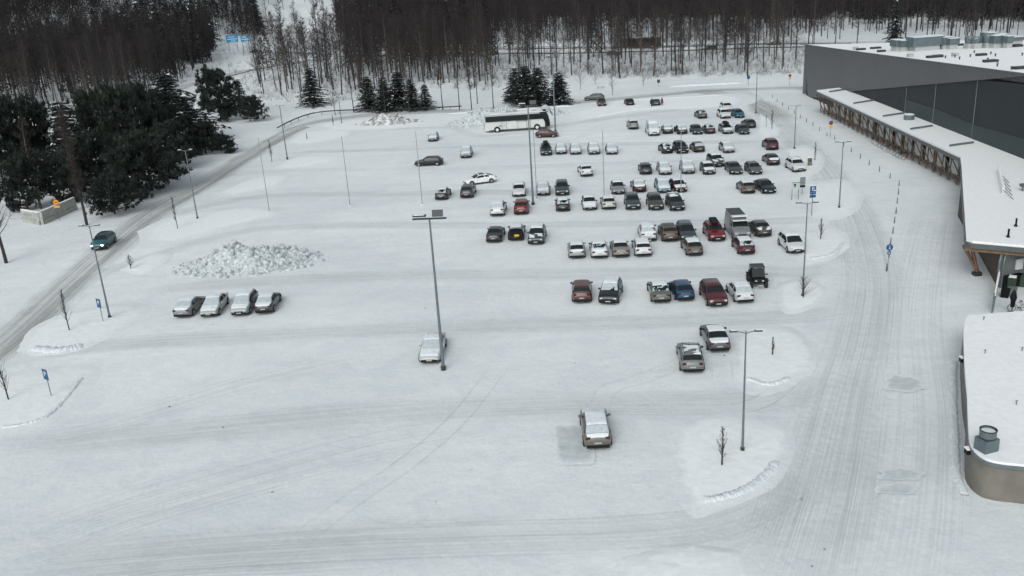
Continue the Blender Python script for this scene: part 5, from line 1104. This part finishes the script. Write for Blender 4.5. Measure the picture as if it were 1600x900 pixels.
for px, py, lab in [(1307, 191, 'single dark bicycle near the far end of the canopy'), (1311, 192, 'bicycle leaning beside another near the far end of the canopy'), (1434, 247, 'bicycle standing alone behind the struts, nearer to the entrance'), (1590, 487, 'black bicycle in the snowy yard beside the folded parasol')]:
    g_ = G(px, py); bike(lab, g_.x, g_.y, math.pi+rs.normal()*.2, MT['black'])

# ---------------------------------------------------------------- posts, lamps, signs
def lamp(px, py, top, lab, arm=1.1, flood=False, r=.11, heads=2, ang=0., m='galv'):
    g_ = G(px, py); h = hgt((px, py), top); t = thing('street_lamp', lab, 'street lamp', (g_.x, g_.y, .02), R(-5)+ang)
    MB().tube([(0, 0, 0), (0, 0, h*.33), (0, 0, h)], [r, r*.8, r*.5], 12).build('pole', MT[m], t)
    MB().tube([(0, 0, -.02), (0, 0, .35)], r*1.5, 12).build('base_collar', MT['darkm'], t)
    if flood:
        MB().box((0, 0, h+.05), (2.6, .14, .12)).build('crossbar', MT['darkm'], t)
        MB().box((-.75, 0, h+.30), (1.0, .35, .12)).build('floodlight', MT['darkm'], t); fl = MB().box((0, 0, 0), (.82, .14, .52)).build('floodlight', MT['darkm'], t); fl.location = (.65, 0, h+.45); fl.rotation_euler = (-.35, 0, 0)
        MB().box((-.75, -.06, h+.40), (.8, .3, .06)).build('snow_layer', MT['carsnow'], t)
    else:
        for s_ in ((-1, 1) if heads == 2 else (1,)):
            MB().tube([(0, 0, h-.15), (s_*arm*.25, 0, h-.06), (s_*arm*.55, 0, h)], .035, 6).build('arm', MT[m], t)
            hd_ = MB(); hd_.box((s_*arm*.75, 0, h+.04), (arm*.5, .26, .10), taper=.8); o = hd_.build('lamp_head', MT['darkm' if arm > .9 else m], t)
            MB().box((s_*arm*.75, 0, h+.11), (arm*.4, .2, .05)).build('snow_layer', MT['carsnow'], o)
    return t
lamp(693, 578, 343, 'tallest lamp post with two floodlights beside the frosted cream sedan', flood=True, r=.14)
lamp(833, 320, 166, 'tall lamp post standing between the coach and the white estate', flood=True, r=.15)
lamp(868, 206, 90, 'tall lamp post rising behind the dark red hatchback by the coach', flood=True, r=.16)
lamp(1160, 707, 518, 'front street lamp with two curved heads on the big snowy island', arm=1.0, r=.09)
lamp(1254, 465, 317, 'street lamp overlapping the white hatchback, with two curved heads', arm=1.0, r=.09)
lamp(1311, 326, 222, 'street lamp on the island right of the blue parking sign', arm=.95, r=.09)
lamp(1241, 233, 165, 'slim street lamp near the dark red SUV', arm=.9, r=.1)
lamp(1181, 177, 113, 'street lamp at the far corner of the lot beside the blue hatchback', arm=.9, r=.12)
lamp(172, 498, 353, 'street lamp beside the teal SUV on the left road', arm=1.05, r=.1)
lamp(309, 343, 235, 'street lamp in front of the dark pine grove', arm=1.05, r=.1)
lamp(449, 249, 165, 'street lamp crossing the end of the guard rail', arm=.9, r=.12)
lamp(534, 193, 152, 'short street lamp beside the wide bare tree at the bend', arm=.9, r=.1)
lamp(524, 145, 118, 'street lamp with a snowy head among the trunks above the bend', arm=1.6, r=.08, m='paleg')
for px, py, top, lab in [(421, 331, 214, 'thin white pole nearest to the left road'), (547, 322, 213, 'thin white pole, second in its row from the left road'), (660, 320, 206, 'thin white pole passing the black estate'), (839, 312, 203, 'thin white pole beside the tall lamp post'), (944, 306, 203, 'thin white pole right of the row of five snowy cars'), (1064, 303, 199, 'thin white pole in front of the dark red car with snow')]:
    g_ = G(px, py); h = hgt((px, py), top); t = thing('thin_pole', lab, 'pole', (g_.x, g_.y, .02), 0, 'thin white poles across the lot')
    MB().tube([(0, 0, 0), (0, 0, h)], [.06, .045], 8).build('pole', MT['thinp'], t); MB().tube([(0, 0, 0), (0, 0, .08)], .22, 10).build('base_plate', MT['fresh'], t)
BL = [(1207, 153), (1214, 159), (1222.5, 165.5), (1232, 171), (1241, 178), (1250.5, 185), (1260, 191), (1270, 197), (1280.5, 205), (1292, 213), (1304, 219), (1318, 229), (1330, 238), (1344, 248), (1358, 258), (1374, 268), (1390.5, 279), (1404.5, 291), (1403.5, 304), (1401.8, 318), (1399.8, 334), (1397.5, 349), (1395, 365), (1391.5, 382), (1389, 402.5), (1385, 424)]
for i, (px, py) in enumerate(BL):
    g_ = G(px, py); t = thing('bollard', 'slim dark bollard in the line between the store lane and the footpath', 'bollard', (g_.x, g_.y, .02), 0, 'bollards along the store')
    MB().tube([(0, 0, 0), (0, 0, .72), (0, 0, .78)], [.055, .055, .02], 8).build('post', MT['darkm'], t); MB().tube([(0, 0, .58), (0, 0, .66)], .06, 8).build('band', MT['plate'], t)
def sign(name, label, px, py, parts, rz=0., ph=2.4, pr_=.035, post='galv', cat='sign'):
    g_ = G(px, py); t = thing(name, label, cat, (g_.x, g_.y, .02), rz); MB().tube([(0, 0, 0), (0, 0, ph)], pr_, 8).build('post', MT[post], t)
    for nm, mb, m in parts: mb.build(nm, MT[m], t)
    return t
def plate(x, z, w_, h_, y=-.06, th=.03): return MB().box((x, y, z), (w_, th, h_))
for px, py, top, lab in [(162, 505, 467, 'blue parking sign on the left island beside the street lamp'), (81, 621, 577, 'blue parking sign on the lower left island')]:
    h = hgt((px, py), top); t = sign('parking_sign', lab, px, py, [('sign_board', plate(0, h-.45, .62, .9), 'blue')], R(-32), h-.1); text('P', .6, t, (0, -.085, h-.42), (R(90), 0, 0), MT['white'])
h = hgt((1268, 337), 291); t = sign('parking_sign', 'blue parking sign with a lower plate between the street lamps', 1268, 337, [('sign_board', plate(0, h-.38, .72, .75), 'blue'), ('time_plate', plate(0, h-.88, .72, .2), 'blue'), ('time_plate', plate(0, h-1.22, .72, .34), 'blue')], 0, h-.2, .05)
text('P', .62, t, (0, -.085, h-.36), (R(90), 0, 0), MT['white']); MB().box((.18, -.08, h-.52), (.24, .01, .12)).build('car_symbol', MT['white'], t)
h = hgt((1253, 304), 276); sign('notice_board', 'grey notice sign on a post behind the blue parking sign', 1253, 304, [('sign_board', plate(0, h-.5, .7, .85), 'sgrey'), ('stripe', plate(0, h-1.0, .7, .16, -.065), 'sgrey'), ('lower_plate', plate(0, h-1.28, .7, .3), 'black')], 0, h-.2, .04)
g_ = G(1242, 312); t = thing('map_board', 'pale framed board on two legs with a dark arrow', 'sign', (g_.x, g_.y, .02))
for s_ in (-1, 1): MB().tube([(s_*.42, 0, 0), (s_*.42, 0, 2.2)], .045, 8).build('leg', MT['galv'], t)
MB().box((0, -.04, 1.8), (1.0, .04, .85)).build('board', mat('pale_green_board', (.40, .47, .44), .5), t); MB().box((0, -.05, 2.24), (1.06, .07, .06)).build('frame', MT['galv'], t)
MB().add([(-.28, -.075, 2.05), (.06, -.075, 2.05), (-.02, -.075, 1.8), (-.02, -.075, 1.55), (-.14, -.075, 1.7), (-.2, -.075, 1.85)]+[(-.28, -.065, 2.05), (.06, -.065, 2.05), (-.02, -.065, 1.8), (-.02, -.065, 1.55), (-.14, -.065, 1.7), (-.2, -.065, 1.85)], [tuple(range(6)), tuple(range(6, 12))[::-1]]+[(i, (i+1) % 6, 6+(i+1) % 6, 6+i) for i in range(6)]).build('arrow_symbol', MT['black'], t)
g_ = G(1265, 260); t = thing('ticket_machine', 'brown grey ticket machine cabinet beside the white SUV', 'ticket machine', (g_.x, g_.y, .02)); MB().box((0, 0, .65), (.5, .45, 1.3)).build('cabinet', MT['beige'], t); MB().box((0, 0, 1.33), (.55, .5, .08)).build('snow_layer', MT['fresh'], t); MB().box((-.0, -.235, .9), (.3, .02, .3)).build('display', MT['darkm'], t)
g_ = G(1234, 262); t = thing('marker_post', 'thin pale post left of the white SUV', 'post', (g_.x, g_.y, .02)); MB().tube([(0, 0, 0), (0, 0, 1.3)], .035, 7).build('post', MT['paleg'], t); MB().box((0, 0, 1.35), (.2, .1, .2)).build('cap', MT['galv'], t)
g_ = G(1197, 200); t = thing('marker_post', 'thin dark post beside the sapling at the upper lane', 'post', (g_.x, g_.y, .02)); MB().tube([(0, 0, 0), (0, 0, 2.2)], .045, 7).build('post', MT['galv'], t); MB().box((0, 0, 2.1), (.12, .1, .3)).build('cap', MT['darkm'], t)
h = hgt((1386.5, 423), 382); t = sign('footpath_sign', 'round blue footpath sign with a small blue plate in the bollard line', 1386.5, 423, [('sign_disc', MB().disc((0, -.06, h-.3), .33, (0, 1, 0), .03, 24), 'blue'), ('lower_plate', plate(0, h-.85, .34, .32), 'blue')], 0, h-.2, .03)
MB().tube([(0, -.085, h-.15), (0, -.085, h-.34), (-.07, -.085, h-.48)], .025, 5).tube([(0, -.085, h-.30), (.09, -.085, h-.46)], .025, 5).disc((0, -.085, h-.11), .035, (0, 1, 0), .01, 10).build('walker_symbol', MT['white'], t); MB().box((0, -.08, h-.85), (.1, .01, .12)).build('plate_symbol', MT['white'], t)
for px, py, top, lab in [(1297, 216, 189, 'no parking sign with yellow plate near the timber struts'), (1233.5, 134, 116, 'no parking sign with yellow plate beyond the store corner')]:
    h = hgt((px, py), top); t = sign('no_parking_sign', lab, px, py, [('sign_disc', MB().disc((0, -.05, h-.34), .35, (0, 1, 0), .03, 20), 'red'), ('sign_face', MB().disc((0, -.07, h-.34), .25, (0, 1, 0), .02, 20), 'blue'), ('yellow_plate', plate(0, h-.98, .62, .4), 'yellow')], 0, h-.2, .035)
    MB().box((0, -.09, h-.34), (.62, .012, .07)).build('slash', MT['red'], t).rotation_euler = (0, 0, 0)
h = hgt((94, 345), 312); t = sign('warning_sign', 'round orange prohibition sign with yellow plate before the concrete barrier', 94, 345, [('sign_disc', MB().disc((0, -.05, h-.38), .40, (0, 1, 0), .03, 20), 'orange'), ('sign_face', MB().disc((0, -.07, h-.38), .28, (0, 1, 0), .02, 20), 'yellow'), ('yellow_plate', plate(0, h-1.05, .75, .3), 'yellow')], R(18), h-.2, .03)
MB().box((0, -.09, h-.38), (.34, .01, .12)).build('symbol', MT['black'], t)
for px, py, top, lab in [(1169, 135, 119, 'small blue sign far up the snowy verge beyond the lot'), (1029, 135, 125, 'small dark sign post near the forked street tree')]:
    h = hgt((px, py), top); sign('small_sign', lab, px, py, [('sign_board', plate(0, h-.3, .7, .8), 'blue' if px > 1100 else 'darkm')], 0, h-.1, .05)
g_ = G(938, 138); t = thing('snowy_bench', 'dark bench buried in snow beyond the green grey estate', 'bench', (g_.x, g_.y, .02)); MB().box((0, 0, .45), (1.8, .45, .08)).build('seat', MT['darkm'], t)
for s_ in (-1, 1): MB().box((s_*.7, 0, .2), (.08, .4, .4)).build('leg', MT['darkm'], t)
MB().box((0, .02, .54), (1.7, .4, .1)).build('snow_layer', MT['fresh'], t)
t = None
for (px, py, w_, lab, fine) in [(366, 82, 5.6, 'large blue highway direction sign beyond the wood', True), (386, 82, 4.0, 'second smaller blue direction sign right of the large one', True)]:
    g_ = G(px, py); z = gz(g_.x, g_.y); h = hgt((px, py), 55); t = thing('highway_sign', lab, 'road sign', (g_.x, g_.y, z), .25); zz = h*1.0
    for s_ in (-1, 1): MB().tube([(s_*w_*.35, 0, 0), (s_*w_*.35, 0, zz)], .12, 6).build('post', MT['galv'], t)
    MB().box((0, -.2, zz-1.5), (w_, .12, 3.4 if w_ > 5 else 2.6)).build('sign_board', MT['hblue'], t); MB().box((0, -.28, zz-1.7), (w_*.8, .05, .3)).box((-.3, -.28, zz-.7), (w_*.5, .05, .25)).box((.3, -.28, zz-2.6), (w_*.4, .05, .25)).build('lettering_band', MT['white'], t)
# guard rails
def rail(pts, label, m='galv', hh=.75, world=False, r=.13, every=4., name='guard_rail', posts=True):
    c = catmull([Vector((p[0], p[1], 0)) if world else G(*p) for p in pts], 10); t = thing(name, label, 'guard rail', (c[0].x, c[0].y, 0)); o = c[0]
    mb = MB()
    cc_ = [(p.x-o.x, p.y-o.y, gz(p.x, p.y)+hh) for p in c]; mb.tube(cc_, r, 6); mb.build('rail', MT[m], t)
    if posts:
        acc = 0
        for p, q in zip(c, c[1:]):
            acc += (q-p).length
            if acc >= every: acc = 0; MB().box((q.x-o.x, q.y-o.y, gz(q.x, q.y)+hh/2), (.12, .12, hh)).build('post', MT['galv'], t)
    return t
rail([(434, 205), (455, 194), (475, 186), (500, 180), (540, 177), (600, 176), (680, 173), (722, 171)], 'dark steel guard rail curving along the road below the spruces', 'darkm', r=.14)
rail([(540, 93), (600, 90), (800, 87.5), (1000, 84), (1250, 77), (1330, 75)], 'guard rail along the near side of the highway', 'darkm', .7, r=.16, every=12)
rail([(540, 83), (800, 79), (1000, 77), (1250, 71.5), (1330, 70)], 'guard rail in the middle of the highway', 'darkm', .7, r=.16, every=12)
rail([(340, 127), (380, 117), (430, 106), (480, 100)], 'guard rail along the slip road at the blue signs', 'darkm', .7, r=.14, every=8)
for p, wd in [([(500, 90), (700, 85), (1000, 81), (1250, 74), (1420, 70)], 9), ([(500, 78), (700, 76), (1000, 73), (1250, 67.5), (1420, 64)], 8), ([(250, 150), (340, 121), (420, 105), (500, 95), (600, 88)], 7), ([(300, 86), (400, 84), (520, 88)], 8)]:
    strip('highway', p, wd, MT['road'], label='salted highway behind the trees', seg=12)
# concrete barrier
for (p, q, z1, z0, lab) in [((38, 346), (65, 351), 1.75, 0, 'short concrete barrier element turned towards the camera at the grove'), ((66, 351), (119, 327), 1.8, 0, 'long concrete barrier element with snow along its top')]:
    a, b = G(*p), G(*q); d = b-a; t = thing('concrete_barrier', lab, 'barrier', (a.x, a.y, 0), math.atan2(d.y, d.x)); L_ = d.length
    MB().box((L_/2, 0, z1/2), (L_, .35, z1)).box((L_/2, -.06, .3), (L_, .5, .6)).build('panel', MT['concrete'], t); MB().box((L_/2, 0, z1+.05), (L_, .3, .1)).build('snow_layer', MT['fresh'], t)
    if L_ > 5: MB().box((.12, -.06, z1/2), (.3, .5, z1+.08)).build('end_post', MT['concrete'], t)
    else:
        for k in range(5): MB().tube([(.8+k*.45, -.19, z1*.62), (1.0+k*.45, -.19, z1*.8), (1.2+k*.45, -.19, z1*.65)], .02, 4).build('scrawl', MT['sgrey'], t)
# snow heaps
_bm = bmesh.new(); bmesh.ops.create_icosphere(_bm, subdivisions=1, radius=1.); ICO = [v.co.copy() for v in _bm.verts]; ICF = [tuple(v.index for v in f.verts) for f in _bm.faces]; _bm.free()
def heap(label, cx, cy, rx, ry, hh, rz, m, chunks, seed, name='snow_pile'):
    mb = MB(); N = 110; vs = []; ca, sa = math.cos(rz), math.sin(rz)
    for j in range(N+1):
        for i in range(N+1):
            u, v = i/N*2-1, j/N*2-1; x, y = u*rx, v*ry; rr = math.hypot(u, v); ang_ = math.atan2(v, u)
            ed = 1-rr/(.80+.16*noise.noise(Vector((math.cos(ang_)*2, math.sin(ang_)*2, seed)))); b = sst(ed*1.35) if ed > 0 else 0
            z = b*hh*(.72+.45*noise.noise(Vector((x*.16, y*.2, seed))))
            if b > 0: z += b**.4*(abs(noise.noise(Vector((x*.9, y*.9, seed+3))))*.75+noise.cell(Vector((x*1.1+noise.noise(Vector((x, y, 1)))*1.2, y*1.1+noise.noise(Vector((x, y, 9)))*1.2, seed)))*.30+noise.noise(Vector((x*3, y*3, seed)))*.20)
            else: z = -.2
            vs.append((x*ca-y*sa, x*sa+y*ca, max(z, -.2)))
    mb.add(vs, [(j*(N+1)+i, j*(N+1)+i+1, (j+1)*(N+1)+i+1, (j+1)*(N+1)+i) for j in range(N) for i in range(N)])
    for _ in range(chunks):
        a = random.random()*6.283; r = random.random()**.6*.93; i = int((math.cos(a)*r+1)/2*N); j = int((math.sin(a)*r+1)/2*N); p = vs[j*(N+1)+i]
        s_ = random.choice([.1, .14, .18, .24, .34, .5])*random.uniform(.7, 1.2); M3 = Matrix.Rotation(random.random()*6, 3, 'Z') @ Matrix.Rotation(random.random()*1.4, 3, 'X')
        cv = [M3 @ Vector(((sx*s_*random.uniform(.6, 1)), sy*s_*random.uniform(.5, .9), sz*s_*random.uniform(.3, .6))) for sz in (-1, 1) for sx, sy in ((-1, -1), (1, -1), (1, 1), (-1, 1))]
        z0 = max(p[2], 0); mb.add([(p[0]+q_.x*s_*random.uniform(.75, 1.1), p[1]+q_.y*s_*random.uniform(.75, 1.1), z0+q_.z*s_*.7+.02) for q_ in ICO], ICF)
    o = mb.build(name, m); o.location = (cx, cy, .03); return tag(o, label, 'snow pile')
g_ = G(392, 411); heap('big heap of broken ploughed snow blocks in the left half of the lot', g_.x, g_.y, 9.6, 5.3, 2.2, R(3), MT['ice'], 420, 2.)
g_ = G(776, 194); heap('ploughed snow heap behind the rear of the coach', g_.x-.5, g_.y+2, 13, 6, 3.2, R(-5), MT['ice'], 420, 5.)
g_ = G(606, 193); heap('low heap of dirty grey snow beside the bend', g_.x, g_.y, 8.5, 4.2, 1.9, R(-5), MT['dirty'], 160, 8.)
g_ = G(855, 182); heap('small white snow heap at the nose of the coach', g_.x, g_.y+3, 5, 3, 1.6, 0, MT['ice'], 80, 12.)
# scattered crumbs of snow and dirt: one uncountable layer
cr_ = MB()
for (px, py) in [(rs.uniform(0, 1300), 150+(rs.rand()**.8)*740) for _ in range(18)]:
    g_ = G(px, py); s_ = rs.uniform(.03, .075); cr_.box((g_.x, g_.y, .06+s_*.3), (s_*2, s_*1.4, s_), rs.rand()*3, taper=.6)
kind(cr_.build('snow_crumbs', mat('grey_crumbs', (.20, .21, .22), .9, var=.4)), 'stuff', 'scattered crumbs of ice and grit')
for (px, py) in [(1410, 597), (1404, 741), (882, 697), (1105, 657), (1002, 871), (1218, 526)]:
    pass
print('objects', len(bpy.data.objects))
